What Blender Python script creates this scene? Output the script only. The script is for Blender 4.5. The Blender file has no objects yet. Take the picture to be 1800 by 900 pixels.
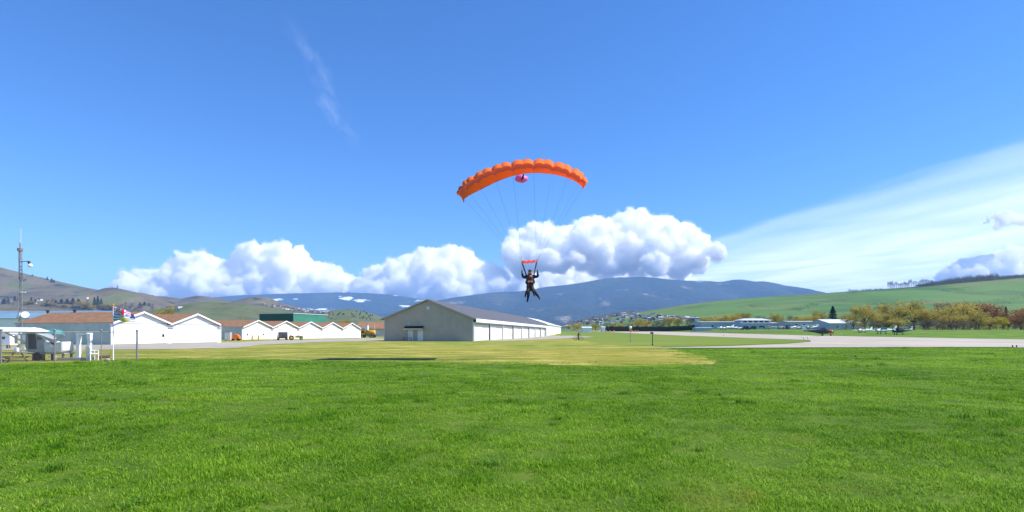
import bpy, bmesh, math, random
import numpy as np
from mathutils import Vector, Matrix, noise, Euler
from mathutils.bvhtree import BVHTree

# ------------------------------------------------------------------ camera, sky, sun, exposure
sc = bpy.context.scene
C = sc.collection
EYE = 1.6                      # camera height
F = 1000.0                     # focal length in photo pixels (photo is 1800 x 900)
HZ = 585.0                     # photo row of the level horizon
cam_d = bpy.data.cameras.new('camera')
cam_d.sensor_width = 36.0
cam_d.lens = 36.0 * F / 1800.0
cam_d.shift_y = (HZ - 450.0) / 1800.0
cam_d.clip_start = 0.1
cam_d.clip_end = 400000.0
cam = bpy.data.objects.new('camera', cam_d)
C.objects.link(cam)
cam.location = (0, 0, EYE)
cam.rotation_euler = (math.radians(90), 0, 0)
sc.camera = cam

SUN_AZ = math.radians(94.0)    # clockwise from +Y
SUN_EL = math.radians(49.0)
world = bpy.data.worlds.new('World')
sc.world = world
world.use_nodes = True
wn = world.node_tree.nodes
wn.clear()
w_out = wn.new('ShaderNodeOutputWorld')
w_bg = wn.new('ShaderNodeBackground')
w_sky = wn.new('ShaderNodeTexSky')
w_sky.sky_type = 'NISHITA'
w_sky.sun_disc = False
w_sky.sun_elevation = SUN_EL
w_sky.sun_rotation = SUN_AZ
w_sky.altitude = 400.0
w_sky.air_density = 1.0
w_sky.dust_density = 0.0
w_sky.ozone_density = 10.0
w_bg.inputs['Strength'].default_value = 0.132
w_hs = wn.new('ShaderNodeHueSaturation')
w_hs.inputs['Saturation'].default_value = 1.12
w_hs.inputs['Hue'].default_value = 0.505
world.node_tree.links.new(w_sky.outputs[0], w_hs.inputs['Color'])
world.node_tree.links.new(w_hs.outputs[0], w_bg.inputs['Color'])
world.node_tree.links.new(w_bg.outputs[0], w_out.inputs['Surface'])

sun_d = bpy.data.lights.new('sun', 'SUN')
sun_d.energy = 5.0
sun_d.angle = math.radians(0.53)
sun_d.color = (1.0, 0.945, 0.86)
sun = bpy.data.objects.new('sun', sun_d)
C.objects.link(sun)
SUN = Vector((math.sin(SUN_AZ) * math.cos(SUN_EL), math.cos(SUN_AZ) * math.cos(SUN_EL), math.sin(SUN_EL)))
sun.rotation_euler = (-SUN).to_track_quat('-Z', 'Y').to_euler()
sun.location = (60, 10, 90)

sc.view_settings.view_transform = 'Standard'
sc.view_settings.look = 'None'
sc.view_settings.exposure = 0.68
sc.view_settings.gamma = 1.0
sc.view_settings.use_curve_mapping = False
sc.render.engine = 'CYCLES'
cy = sc.cycles
cy.use_denoising = True
cy.max_bounces = 128
cy.diffuse_bounces = 3
cy.glossy_bounces = 3
cy.transmission_bounces = 4
cy.volume_bounces = 128
cy.transparent_max_bounces = 24
cy.sample_clamp_indirect = 6.0

# ------------------------------------------------------------------ helpers
def sst(a, b, x):
    t = min(1.0, max(0.0, (x - a) / (b - a)))
    return t * t * (3 - 2 * t)

def runway_u(x, y):            # metres beyond the far edge of the runway
    return x - (86.0 + 0.045 * y)

def gz(x, y):
    """height of the airfield"""
    r = sst(-5.0, 45.0, x)
    z = (0.004 * max(0.0, min(y, 700)) + 0.004 * max(0.0, min(y, 700) - 180)) * r
    u = runway_u(x, y)
    if u > 0:
        z += 1.7 * sst(0, 46, u)
    return z

def pt(px, d, z=0.0):
    return Vector(((px - 900.0) / F * d, d, z))

def at(px, py, d):             # a pixel seen at distance d
    return Vector(((px - 900.0) / F * d, d, EYE + (HZ - py) / F * d))

def on_ground(px, py):         # where the view ray of a pixel meets the airfield
    k = (px - 900.0) / F
    s = (HZ - py) / F
    d = 3.0
    while d < 3000:
        if EYE + s * d <= gz(k * d, d):
            break
        d *= 1.01
    return Vector((k * d, d, gz(k * d, d)))

MATS = {}
def nt(m):
    return m.node_tree.nodes, m.node_tree.links

def mat(name, col, rough=0.7, metal=0.0, var=0.0, scale=3.0, bump=0.0, spec=0.3, coords='Object', var2=None, detail=5.0):
    """a surface with some unevenness of tone and relief"""
    if name in MATS:
        return MATS[name]
    m = bpy.data.materials.new(name)
    m.use_nodes = True
    n, l = nt(m)
    b = n['Principled BSDF']
    b.inputs['Roughness'].default_value = rough
    b.inputs['Metallic'].default_value = metal
    b.inputs['Specular IOR Level'].default_value = spec
    b.inputs['Base Color'].default_value = (*col, 1)
    if var > 0 or bump > 0:
        tc = n.new('ShaderNodeTexCoord')
        nz = n.new('ShaderNodeTexNoise')
        nz.inputs['Scale'].default_value = scale
        nz.inputs['Detail'].default_value = detail
        nz.inputs['Roughness'].default_value = 0.6
        l.new(tc.outputs[coords], nz.inputs['Vector'])
        if var > 0:
            mx = n.new('ShaderNodeMix')
            mx.data_type = 'RGBA'
            c2 = var2 if var2 else tuple(c * (1 + var) for c in col)
            mx.inputs[6].default_value = (*[c * (1 - var) for c in col], 1)
            mx.inputs[7].default_value = (*[min(1, c) for c in c2], 1)
            mr = n.new('ShaderNodeMapRange')
            mr.inputs['From Min'].default_value = 0.3
            mr.inputs['From Max'].default_value = 0.7
            l.new(nz.outputs['Fac'], mr.inputs['Value'])
            l.new(mr.outputs[0], mx.inputs[0])
            l.new(mx.outputs[2], b.inputs['Base Color'])
        if bump > 0:
            bp = n.new('ShaderNodeBump')
            bp.inputs['Strength'].default_value = bump
            bp.inputs['Distance'].default_value = 0.02
            l.new(nz.outputs['Fac'], bp.inputs['Height'])
            l.new(bp.outputs[0], b.inputs['Normal'])
    MATS[name] = m
    return m

def tag(o, label=None, cat=None, group=None, kind=None):
    if label: o['label'] = label
    if cat: o['category'] = cat
    if group: o['group'] = group
    if kind: o['kind'] = kind
    return o

def link(name, me, m=None, parent=None):
    o = bpy.data.objects.new(name, me)
    C.objects.link(o)
    if m is not None:
        for mm in (m if isinstance(m, (list, tuple)) else [m]):
            me.materials.append(mm)
    if parent is not None:
        o.parent = parent
    return o

def empty(name, loc=(0, 0, 0), rz=0.0):
    o = bpy.data.objects.new(name, None)
    o.empty_display_size = 0.2
    C.objects.link(o)
    o.location = loc
    o.rotation_euler = (0, 0, rz)
    return o

def copy_tree(o, parent=None):
    c = o.copy()
    C.objects.link(c)
    c.parent = parent
    for ch in o.children:
        copy_tree(ch, c)
    return c

class MB:
    """collects boxes, bars, tubes and sheets into one mesh"""
    def __init__(self):
        self.v = []; self.f = []; self.mi = []
    def add(self, vs, fs, mi=0):
        k = len(self.v)
        self.v += [tuple(v) for v in vs]
        self.f += [tuple(i + k for i in f) for f in fs]
        self.mi += [mi] * len(fs)
        return self
    def box(self, x0, x1, y0, y1, z0, z1, mi=0):
        vs = [(x0, y0, z0), (x1, y0, z0), (x1, y1, z0), (x0, y1, z0), (x0, y0, z1), (x1, y0, z1), (x1, y1, z1), (x0, y1, z1)]
        return self.add(vs, [(3, 2, 1, 0), (4, 5, 6, 7), (0, 1, 5, 4), (1, 2, 6, 5), (2, 3, 7, 6), (3, 0, 4, 7)], mi)
    def prism(self, poly, a, b, axis='y', mi=0):
        """closed outline (two coordinates) pushed from a to b along an axis"""
        n = len(poly)
        def P(p, t):
            if axis == 'y': return (p[0], t, p[1])
            if axis == 'x': return (t, p[0], p[1])
            return (p[0], p[1], t)
        vs = [P(p, a) for p in poly] + [P(p, b) for p in poly]
        fs = [tuple(range(n)), tuple(range(2 * n - 1, n - 1, -1))]
        fs += [((i + 1) % n, i, i + n, (i + 1) % n + n) for i in range(n)]
        return self.add(vs, fs, mi)
    def tube(self, pts, r, n=6, mi=0, cap=True):
        pts = [Vector(p) for p in pts]
        rs = r if isinstance(r, (list, tuple)) else [r] * len(pts)
        vs = []; fs = []
        for i, p in enumerate(pts):
            t = (pts[min(i + 1, len(pts) - 1)] - pts[max(i - 1, 0)])
            if t.length < 1e-9: t = Vector((0, 0, 1))
            t.normalize()
            a = t.cross(Vector((0, 0, 1)) if abs(t.z) < 0.9 else Vector((1, 0, 0))).normalized()
            b = t.cross(a)
            for k in range(n):
                q = 2 * math.pi * k / n
                vs.append(p + (a * math.cos(q) + b * math.sin(q)) * rs[i])
        for i in range(len(pts) - 1):
            for k in range(n):
                fs.append((i * n + k, i * n + (k + 1) % n, (i + 1) * n + (k + 1) % n, (i + 1) * n + k))
        if cap:
            fs.append(tuple(range(n - 1, -1, -1)))
            fs.append(tuple(range((len(pts) - 1) * n, len(pts) * n)))
        return self.add(vs, fs, mi)
    def ball(self, c, rx, ry=None, rz=None, nu=10, nv=7, mi=0):
        ry = ry or rx; rz = rz or rx
        vs = [(c[0], c[1], c[2] + rz)]
        for j in range(1, nv):
            th = math.pi * j / nv
            for i in range(nu):
                ph = 2 * math.pi * i / nu
                vs.append((c[0] + rx * math.sin(th) * math.cos(ph), c[1] + ry * math.sin(th) * math.sin(ph), c[2] + rz * math.cos(th)))
        vs.append((c[0], c[1], c[2] - rz))
        fs = []
        for i in range(nu):
            fs.append((0, 1 + i, 1 + (i + 1) % nu))
            e = len(vs) - 1; b = 1 + (nv - 2) * nu
            fs.append((e, b + (i + 1) % nu, b + i))
        for j in range(nv - 2):
            for i in range(nu):
                a = 1 + j * nu
                fs.append((a + i, a + nu + i, a + nu + (i + 1) % nu, a + (i + 1) % nu))
        return self.add(vs, fs, mi)
    def lathe(self, prof, c=(0, 0, 0), axis='x', n=14, mi=0):
        """profile of (position, radius) turned about an axis; radius may be (ry, rz, dz)"""
        vs = []; fs = []
        for p, r in prof:
            ry, rz, dz = r if isinstance(r, tuple) else (r, r, 0)
            for k in range(n):
                q = 2 * math.pi * k / n
                u, w = ry * math.cos(q), rz * math.sin(q) + dz
                vs.append({'x': (c[0] + p, c[1] + u, c[2] + w), 'y': (c[0] + u, c[1] + p, c[2] + w), 'z': (c[0] + u, c[1] + w, c[2] + p)}[axis])
        for i in range(len(prof) - 1):
            for k in range(n):
                fs.append((i * n + k, i * n + (k + 1) % n, (i + 1) * n + (k + 1) % n, (i + 1) * n + k))
        fs.append(tuple(range(n - 1, -1, -1)))
        fs.append(tuple(range((len(prof) - 1) * n, len(prof) * n)))
        return self.add(vs, fs, mi)
    def mesh(self, name, smooth=False):
        me = bpy.data.meshes.new(name)
        me.from_pydata(self.v, [], self.f)
        me.validate()
        if len(me.polygons) == len(self.mi):
            me.polygons.foreach_set('material_index', self.mi)
        bm = bmesh.new(); bm.from_mesh(me)
        bmesh.ops.recalc_face_normals(bm, faces=bm.faces)
        bm.to_mesh(me); bm.free()
        if smooth:
            me.polygons.foreach_set('use_smooth', [True] * len(me.polygons))
        me.update()
        return me
    def build(self, name, m, parent=None, smooth=False):
        return link(name, self.mesh(name, smooth), m, parent)

def grid_mesh(name, xs, ys, zf, smooth=True):
    nx, ny = len(xs), len(ys)
    vs = [(x, y, zf(x, y)) for y in ys for x in xs]
    fs = [(j * nx + i, j * nx + i + 1, (j + 1) * nx + i + 1, (j + 1) * nx + i) for j in range(ny - 1) for i in range(nx - 1)]
    me = bpy.data.meshes.new(name)
    me.from_pydata(vs, [], fs)
    me.polygons.foreach_set('use_smooth', [smooth] * len(fs))
    me.update()
    return me

def lerp_list(pts, x):
    if x <= pts[0][0]: return pts[0][1]
    for (a, b), (c, d) in zip(pts, pts[1:]):
        if x <= c:
            t = (x - a) / (c - a)
            return b + (d - b) * t
    return pts[-1][1]

def fbm(x, y, z, o=5, h=0.9):
    return noise.fractal(Vector((x, y, z)), h, 2.1, o)

rnd = random.Random(7)
# ------------------------------------------------------------------ land materials
def land_mat(name, cols, scale, rough=0.95, stretch=(1, 1, 1), extra=None, bump=0.0, bump_scale=None, bump_dist=1.0, coords='Object'):
    """patches of several earth / plant colours mixed by two noises"""
    m = bpy.data.materials.new(name)
    m.use_nodes = True
    n, l = nt(m)
    b = n['Principled BSDF']
    b.inputs['Roughness'].default_value = rough
    b.inputs['Specular IOR Level'].default_value = 0.1
    tc = n.new('ShaderNodeTexCoord')
    mp = n.new('ShaderNodeMapping')
    mp.inputs['Scale'].default_value = stretch
    l.new(tc.outputs[coords], mp.inputs['Vector'])
    nz = n.new('ShaderNodeTexNoise')
    nz.inputs['Scale'].default_value = scale
    nz.inputs['Detail'].default_value = 9
    nz.inputs['Roughness'].default_value = 0.62
    l.new(mp.outputs[0], nz.inputs['Vector'])
    cr = n.new('ShaderNodeValToRGB')
    el = cr.color_ramp.elements
    el[0].position, el[0].color = cols[0][0], (*cols[0][1], 1)
    el[1].position, el[1].color = cols[-1][0], (*cols[-1][1], 1)
    for p, c in cols[1:-1]:
        e = el.new(p); e.color = (*c, 1)
    l.new(nz.outputs['Fac'], cr.inputs[0])
    out = cr.outputs[0]
    for ex in (extra or []):       # (colour, scale, threshold lo, hi, stretch, offset)
        col, s2, lo, hi, st, off = ex
        mp2 = n.new('ShaderNodeMapping')
        mp2.inputs['Scale'].default_value = st
        mp2.inputs['Location'].default_value = off
        l.new(tc.outputs[coords], mp2.inputs['Vector'])
        n2 = n.new('ShaderNodeTexNoise')
        n2.inputs['Scale'].default_value = s2
        n2.inputs['Detail'].default_value = 6
        n2.inputs['Roughness'].default_value = 0.55
        l.new(mp2.outputs[0], n2.inputs['Vector'])
        mr = n.new('ShaderNodeMapRange')
        mr.inputs['From Min'].default_value = lo
        mr.inputs['From Max'].default_value = hi
        l.new(n2.outputs['Fac'], mr.inputs['Value'])
        mx = n.new('ShaderNodeMix'); mx.data_type = 'RGBA'
        l.new(mr.outputs[0], mx.inputs[0])
        l.new(out, mx.inputs[6])
        mx.inputs[7].default_value = (*col, 1)
        out = mx.outputs[2]
    l.new(out, b.inputs['Base Color'])
    if bump > 0:
        bn = n.new('ShaderNodeTexNoise')
        bn.inputs['Scale'].default_value = bump_scale
        bn.inputs['Detail'].default_value = 6
        l.new(tc.outputs[coords], bn.inputs['Vector'])
        bp = n.new('ShaderNodeBump')
        bp.inputs['Strength'].default_value = bump
        bp.inputs['Distance'].default_value = bump_dist
        l.new(bn.outputs['Fac'], bp.inputs['Height'])
        l.new(bp.outputs[0], b.inputs['Normal'])
    MATS[name] = m
    return m

M_field = land_mat('field_grass', [(0.3, (0.06, 0.12, 0.012)), (0.5, (0.10, 0.19, 0.018)), (0.7, (0.17, 0.22, 0.035))], 0.25,
                   extra=[((0.10, 0.13, 0.03), 0.02, 0.5, 0.62, (1, 0.25, 1), (3, 0, 0))], bump=0.5, bump_scale=6.0, bump_dist=0.05)
M_valley = land_mat('valley_floor', [(0.3, (0.05, 0.075, 0.03)), (0.5, (0.09, 0.11, 0.045)), (0.7, (0.15, 0.13, 0.08))], 0.004,
                    extra=[((0.05, 0.06, 0.04), 0.05, 0.5, 0.6, (1, 0.4, 1), (3, 0, 0))])
M_mown = land_mat('mown_grass', [(0.25, (0.13, 0.17, 0.018)), (0.5, (0.255, 0.25, 0.035)), (0.75, (0.38, 0.32, 0.08))], 0.5, stretch=(0.5, 1, 1),
                  extra=[((0.12, 0.19, 0.025), 0.06, 0.44, 0.62, (0.35, 1.3, 1), (9, 2, 0)), ((0.46, 0.37, 0.11), 0.35, 0.5, 0.68, (0.6, 1.2, 1), (0, 5, 0)), ((0.11, 0.18, 0.02), 0.9, 0.56, 0.7, (0.5, 1, 1), (7, 5, 0))],
                  bump=0.6, bump_scale=9.0, bump_dist=0.05)
M_infield = land_mat('infield_grass', [(0.3, (0.09, 0.15, 0.02)), (0.5, (0.15, 0.21, 0.03)), (0.7, (0.22, 0.235, 0.05))], 0.12, stretch=(0.3, 1.5, 1), bump=0.5, bump_scale=5.0, bump_dist=0.05)
M_pave = land_mat('asphalt_pale', [(0.3, (0.33, 0.29, 0.235)), (0.55, (0.41, 0.365, 0.30)), (0.75, (0.47, 0.42, 0.35))], 0.12, rough=0.85, stretch=(1, 0.3, 1),
                  extra=[((0.2, 0.19, 0.18), 0.5, 0.62, 0.75, (1.4, 0.12, 1), (4, 0, 0))], bump=0.2, bump_scale=20, bump_dist=0.01)
M_road = land_mat('asphalt_apron', [(0.3, (0.27, 0.25, 0.21)), (0.55, (0.36, 0.33, 0.28)), (0.75, (0.42, 0.39, 0.34))], 0.2, rough=0.9, bump=0.2, bump_scale=20, bump_dist=0.01)
M_soil = land_mat('lawn_soil', [(0.3, (0.05, 0.10, 0.008)), (0.6, (0.09, 0.15, 0.014)), (0.8, (0.15, 0.13, 0.045))], 1.2)

# ------------------------------------------------------------------ the airfield and the valley floor: one sheet to the horizon
def spaced(a, b, n, p):
    return [a + (b - a) * (i / n) ** p for i in range(n + 1)]
gx = [-14000, -9000, -6000, -4000, -2500, -1500, -900, -600, -400, -280] + list(range(-200, 201, 8)) + [280, 400, 600, 900, 1500, 2500, 4000, 6000, 9000, 14000]
gy = [-60, -30, -10] + list(range(0, 420, 8)) + [440, 480, 540, 620, 720, 850, 1000, 1300, 1800, 2500, 3500, 5000, 7500, 10000, 13500]
def ground_z(x, y):
    z = gz(x, y)
    return z - 0.02
me = grid_mesh('ground', gx, gy, ground_z)
g = link('ground', me, [M_field, M_valley]); tag(g, kind='structure')
for p in me.polygons:
    if p.center.y > 520 or abs(p.center.x) > 420:
        p.material_index = 1

def sheet(name, poly, m, off, step=4.0, kind='structure'):
    """a flat outline laid on the airfield, following its rise"""
    bm = bmesh.new()
    vs = [bm.verts.new((p[0], p[1], 0)) for p in poly]
    f = bm.faces.new(vs)
    xs = [p[0] for p in poly]; ys = [p[1] for p in poly]
    def cut(a, b, ax):
        k = math.ceil(a / step) * step
        while k < b:
            co = (k, 0, 0) if ax == 0 else (0, k, 0)
            no = (1, 0, 0) if ax == 0 else (0, 1, 0)
            bmesh.ops.bisect_plane(bm, geom=bm.verts[:] + bm.edges[:] + bm.faces[:], plane_co=co, plane_no=no)
            k += step
    cut(min(xs), max(xs), 0); cut(min(ys), max(ys), 1)
    bmesh.ops.triangulate(bm, faces=bm.faces[:])
    for v in bm.verts:
        v.co.z = gz(v.co.x, v.co.y) + off
    bmesh.ops.recalc_face_normals(bm, faces=bm.faces)
    for f in bm.faces:
        if f.normal.z < 0: f.normal_flip()
    me = bpy.data.meshes.new(name); bm.to_mesh(me); bm.free()
    o = link(name, me, m)
    return tag(o, kind=kind)

def ragged(poly, amp, step, seed):
    out = []
    for a, b in zip(poly, poly[1:] + poly[:1]):
        a = Vector(a[:2]); b = Vector(b[:2])
        n = max(1, int((b - a).length / step))
        d = (b - a).normalized(); q = Vector((-d.y, d.x))
        for i in range(n):
            p = a.lerp(b, i / n)
            p += q * amp * noise.noise(Vector((p.x * 0.45 + seed, p.y * 0.45, 0)))
            out.append((p.x, p.y))
    return out

# mown ground between the lawn and the hangars
mown_edge = [(0, 641), (120, 637), (250, 631), (400, 632), (560, 634), (700, 636), (830, 638), (980, 642), (1100, 644), (1200, 643.5), (1252, 640), (1262, 636),
             (1240, 627), (1205, 618), (1165, 610.5), (1120, 604), (1075, 599)]
E = [on_ground(*p) for p in mown_edge]
mown_poly = [(-60, 33)] + [(p.x, p.y) for p in E] + [(14, 130), (20, 240), (20, 330), (-150, 330), (-150, 40)]
mp_ = ragged(mown_poly, 0.8, 1.2, 3.0)
sheet('mown_ground', mp_, M_mown, -0.008, 6.0)
sheet('lawn_ground', [(-60, -12), (100, -12), (100, 53.2), (24, 54.2), (15, 55.5)] + [(p.x, p.y) for p in reversed(E[:14])] + [(-60, 33)], M_soil, -0.012, 6.0)

# infield between the taxiway and the runway
sheet('infield', [(16, 62), (26, 66), (40, 78), (48.5, 92), (53, 178), (60, 333), (66, 480), (22, 480), (20, 240), (14, 110), (12, 75)], M_infield, 0.005, 8.0)
RW = lambda y, off: (45.0 + off + 0.045 * y, y)
sheet('runway', [RW(-40, 0), RW(92, 0), RW(600, 0), RW(600, 41), RW(90, 41), RW(-40, 41)], M_pave, 0.025, 8.0)
sheet('taxiway', [(13.0, 57.2), (17, 55.8), (24, 55.0), (36, 54.6), (52, 54.4), (70, 53.5), (70, 112), (52, 102), (48.2, 92), (41.5, 79), (33, 68.5), (24, 61.5), (18, 58.6)], M_pave, 0.035, 6.0)
def R(px, py): 
    p = on_ground(px, py); return (p.x, p.y)
sheet('apron_road', ragged([R(-60, 616), R(150, 615), R(260, 614.3), R(330, 613.5), R(415, 611.6), R(455, 606.5), R(500, 604.3), R(545, 602), R(600, 600.4), R(675, 599.2),
                     (-22.5, 128), (-42, 166), (-44, 152), (-50, 118), (-46.5, 98), (-49, 89), (-60, 62), (-75, 56)], 0.35, 2.0, 8.0), M_road, 0.015, 8.0)
sheet('hangar_apron', ragged([(-6.2, 112), (-1.0, 112.5), (8, 133), (16, 150), (24, 164), (22, 215), (12, 220), (10.5, 200)], 0.3, 3.0, 4.0), M_road, 0.015, 8.0)

# ------------------------------------------------------------------ hills and mountains
def ridge_land(name, prof, D, front, back, m, seed, nx=260, ny=70, rough=0.10, spur=0.25, pw=1.15, base=-3.0, freq=1.0, xpad=(0, 0)):
    """a hill range: skyline heights given at distance D, falling to the front and the back"""
    if prof[0][0] > -150: prof = [(prof[0][0] - 70, 589)] + prof
    if prof[-1][0] < 1950: prof = prof + [(prof[-1][0] + 70, 589)]
    ridge = [((px - 900) / F * D, EYE + (HZ - py) / F * D) for px, py in prof]
    x0, x1 = ridge[0][0] - xpad[0], ridge[-1][0] + xpad[1]
    xs = [x0 + (x1 - x0) * i / nx for i in range(nx + 1)]
    ys = [D - front + (front + back) * j / ny for j in range(ny + 1)]
    sc_ = freq / front
    def zf(x, y):
        t = (y - (D - front)) / front
        wx = x + spur * front * 0.25 * noise.noise(Vector((x * sc_ * 2, y * sc_ * 2, seed))) * (1 - abs(1 - t)) if t < 1 else x
        h = lerp_list(ridge, wx)
        if t <= 1:
            p = max(0.0, t) ** pw
            s = 1 - t
        else:
            s = (y - D) / back
            p = 1 - s * s * 0.8
        gul = 1 - abs(noise.noise(Vector((x * sc_ * 3.1, y * sc_ * 0.9, seed + 5)))) * 2
        q = fbm(x * sc_ * 6, y * sc_ * 6, seed + 9, 5)
        side = min(1.0, s * 4) if t <= 1 else min(1, s * 4)
        z = h * (p * (1 - spur * max(0, gul) * side * 0.8 * min(1, t * 3)) + rough * q * (0.12 + side) * 0.6 * min(1, max(0, t) * 2))
        return base + (z - base) * min(1.0, max(0.0, t) * 3)
    me = grid_mesh(name, xs, ys, zf)
    o = link(name, me, m)
    return tag(o, kind='structure')

M_forest = land_mat('mountain_forest', [(0.35, (0.012, 0.022, 0.014)), (0.55, (0.022, 0.036, 0.02)), (0.72, (0.06, 0.07, 0.04))], 0.0011,
                    extra=[((0.22, 0.20, 0.14), 0.0022, 0.60, 0.67, (1, 0.6, 2.5), (0, 0, 0)), ((0.05, 0.05, 0.04), 0.012, 0.5, 0.7, (1, 1, 1), (2, 0, 0))],
                    bump=1.0, bump_scale=0.012, bump_dist=40)
M_snowy = land_mat('mountain_snow_patches', [(0.35, (0.014, 0.026, 0.016)), (0.55, (0.024, 0.04, 0.022)), (0.72, (0.06, 0.075, 0.045))], 0.0011,
                   extra=[((0.85, 0.87, 0.9), 0.0026, 0.61, 0.645, (0.6, 0.3, 2.5), (3, 1, 0))], bump=1.0, bump_scale=0.012, bump_dist=40)
M_drygrass = land_mat('dry_hill_grass', [(0.3, (0.07, 0.06, 0.045)), (0.45, (0.115, 0.10, 0.07)), (0.6, (0.15, 0.13, 0.085)), (0.75, (0.12, 0.125, 0.06))], 0.008,
                      extra=[((0.03, 0.04, 0.025), 0.02, 0.58, 0.68, (1, 0.5, 1.5), (0, 0, 0)), ((0.10, 0.125, 0.045), 0.005, 0.58, 0.68, (1, 0.6, 1), (4, 0, 0))], bump=1.0, bump_scale=0.05, bump_dist=4)
M_greenhill = land_mat('spring_hill_grass', [(0.3, (0.075, 0.09, 0.04)), (0.5, (0.105, 0.125, 0.05)), (0.7, (0.135, 0.13, 0.065))], 0.012,
                       extra=[((0.11, 0.105, 0.06), 0.012, 0.56, 0.68, (0.5, 1.3, 1), (0, 0, 0)), ((0.045, 0.085, 0.03), 0.05, 0.55, 0.7, (1, 0.3, 1), (2, 2, 0))], bump=0.6, bump_scale=0.06, bump_dist=3)
M_crop = land_mat('green_hill_crop', [(0.3, (0.065, 0.14, 0.028)), (0.5, (0.085, 0.18, 0.034)), (0.7, (0.12, 0.20, 0.05))], 0.004, stretch=(0.6, 1.4, 1),
                  extra=[((0.13, 0.125, 0.075), 0.006, 0.57, 0.70, (0.35, 1.4, 1.0), (1.3, 0, 0)), ((0.15, 0.17, 0.06), 0.02, 0.5, 0.66, (0.2, 1.2, 1), (0, 4, 0)), ((0.05, 0.115, 0.03), 0.008, 0.52, 0.64, (0.5, 0.8, 1), (5, 1, 0))], bump=0.4, bump_scale=0.06, bump_dist=2)
M_townslope = land_mat('town_slope', [(0.3, (0.05, 0.048, 0.04)), (0.5, (0.09, 0.085, 0.06)), (0.7, (0.14, 0.12, 0.085))], 0.01,
                       extra=[((0.03, 0.035, 0.028), 0.03, 0.5, 0.62, (1, 0.5, 2), (0, 0, 0))])

ridge_land('mountain', [(-400, 540), (-200, 525), (100, 530), (300, 527), (380, 522), (430, 518), (500, 515.5), (560, 514), (610, 513), (650, 514.5), (690, 518), (730, 524), (760, 527), (800, 527), (830, 524), (880, 528), (1000, 540), (1200, 545)],
           11500, 4200, 1500, M_snowy, 3.1, nx=240, ny=70, rough=0.12, spur=0.3)
ridge_land('mountain', [(640, 560), (700, 545), (760, 530), (800, 522.5), (840, 517), (870, 513.5), (905, 512.5), (925, 511), (960, 504), (1000, 500.5), (1030, 496), (1060, 490), (1085, 487.5), (1110, 486.5), (1130, 486), (1155, 488), (1180, 491.5), (1210, 493),
                        (1240, 493.5), (1262, 496), (1272, 495), (1290, 491.5), (1308, 491.5), (1325, 494.5), (1345, 494), (1370, 499), (1400, 506), (1430, 512), (1460, 518), (1600, 530), (1800, 540), (2000, 548)],
           9500, 4200, 1800, M_forest, 8.7, nx=300, ny=80, rough=0.10, spur=0.3)
# dry hills on the left
ridge_land('dry_hill', [(-500, 440), (-200, 448), (-80, 458), (0, 470), (30, 477), (60, 486), (85, 493), (105, 500), (130, 504), (150, 506), (175, 510), (200, 516), (260, 530), (340, 548), (420, 560)],
           2600, 1500, 900, M_drygrass, 1.7, nx=200, ny=70, rough=0.08, spur=0.22)
ridge_land('dry_hill', [(90, 556), (130, 535), (150, 522), (168, 510), (182, 505.5), (197, 504.5), (212, 508), (230, 514), (245, 520), (258, 526), (285, 534), (320, 548), (350, 560)],
           2200, 900, 700, M_drygrass, 5.2, nx=150, ny=60, rough=0.10, spur=0.2)
ridge_land('dry_hill', [(180, 545), (240, 529), (258, 523), (275, 520.5), (290, 521), (305, 523), (318, 525), (330, 522), (345, 519.5), (360, 520.5), (380, 524), (410, 528), (430, 532), (470, 545), (520, 555)],
           3200, 1100, 900, M_drygrass, 11.2, nx=150, ny=60, rough=0.10, spur=0.2)
ridge_land('dry_hill', [(300, 560), (380, 540), (410, 529), (428, 524.5), (440, 522), (460, 521.5), (472, 523), (480, 528), (495, 533), (520, 540), (560, 547), (620, 556), (680, 566)],
           2400, 800, 700, M_drygrass, 14.4, nx=130, ny=60, rough=0.08, spur=0.15)
ridge_land('green_knoll', [(180, 566), (240, 556), (280, 545), (310, 536), (345, 531), (375, 530), (410, 532.5), (440, 536), (470, 541), (510, 548), (560, 554), (620, 560), (700, 568)],
           1500, 600, 500, M_greenhill, 21.0, nx=130, ny=60, rough=0.10, spur=0.12)
ridge_land('wooded_knoll', [(520, 570), (555, 553), (575, 547), (595, 543.5), (612, 542.5), (628, 544.5), (645, 549), (662, 554), (690, 562), (740, 572)],
           2000, 600, 500, M_greenhill, 27.0, nx=110, ny=50, rough=0.1, spur=0.1)
ridge_land('low_bank', [(-500, 535), (-100, 538), (0, 541), (60, 544), (130, 547), (200, 552), (260, 558), (340, 566)],
           700, 380, 300, M_drygrass, 31.0, nx=150, ny=50, rough=0.06, spur=0.08)
# the green hill on the right and the built-up slope below it
ridge_land('green_hill', [(1020, 572), (1060, 562), (1085, 556), (1110, 551), (1150, 544.5), (1200, 536.5), (1250, 530), (1300, 525), (1350, 521.5), (1400, 518.5), (1450, 515), (1500, 511.5), (1550, 508), (1600, 504.5), (1650, 500), (1700, 495.5), (1750, 491), (1800, 487), (1900, 479), (2100, 466), (2400, 455)],
           1500, 850, 600, M_crop, 41.0, nx=260, ny=80, rough=0.035, spur=0.10, pw=1.0)
ridge_land('town_slope', [(900, 580), (960, 574), (1000, 567), (1030, 560), (1060, 554), (1085, 549), (1105, 546.5), (1120, 547), (1150, 551), (1200, 558), (1260, 567), (1320, 575)],
           1900, 700, 500, M_townslope, 47.0, nx=130, ny=60, rough=0.05, spur=0.08, pw=1.0)

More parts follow.
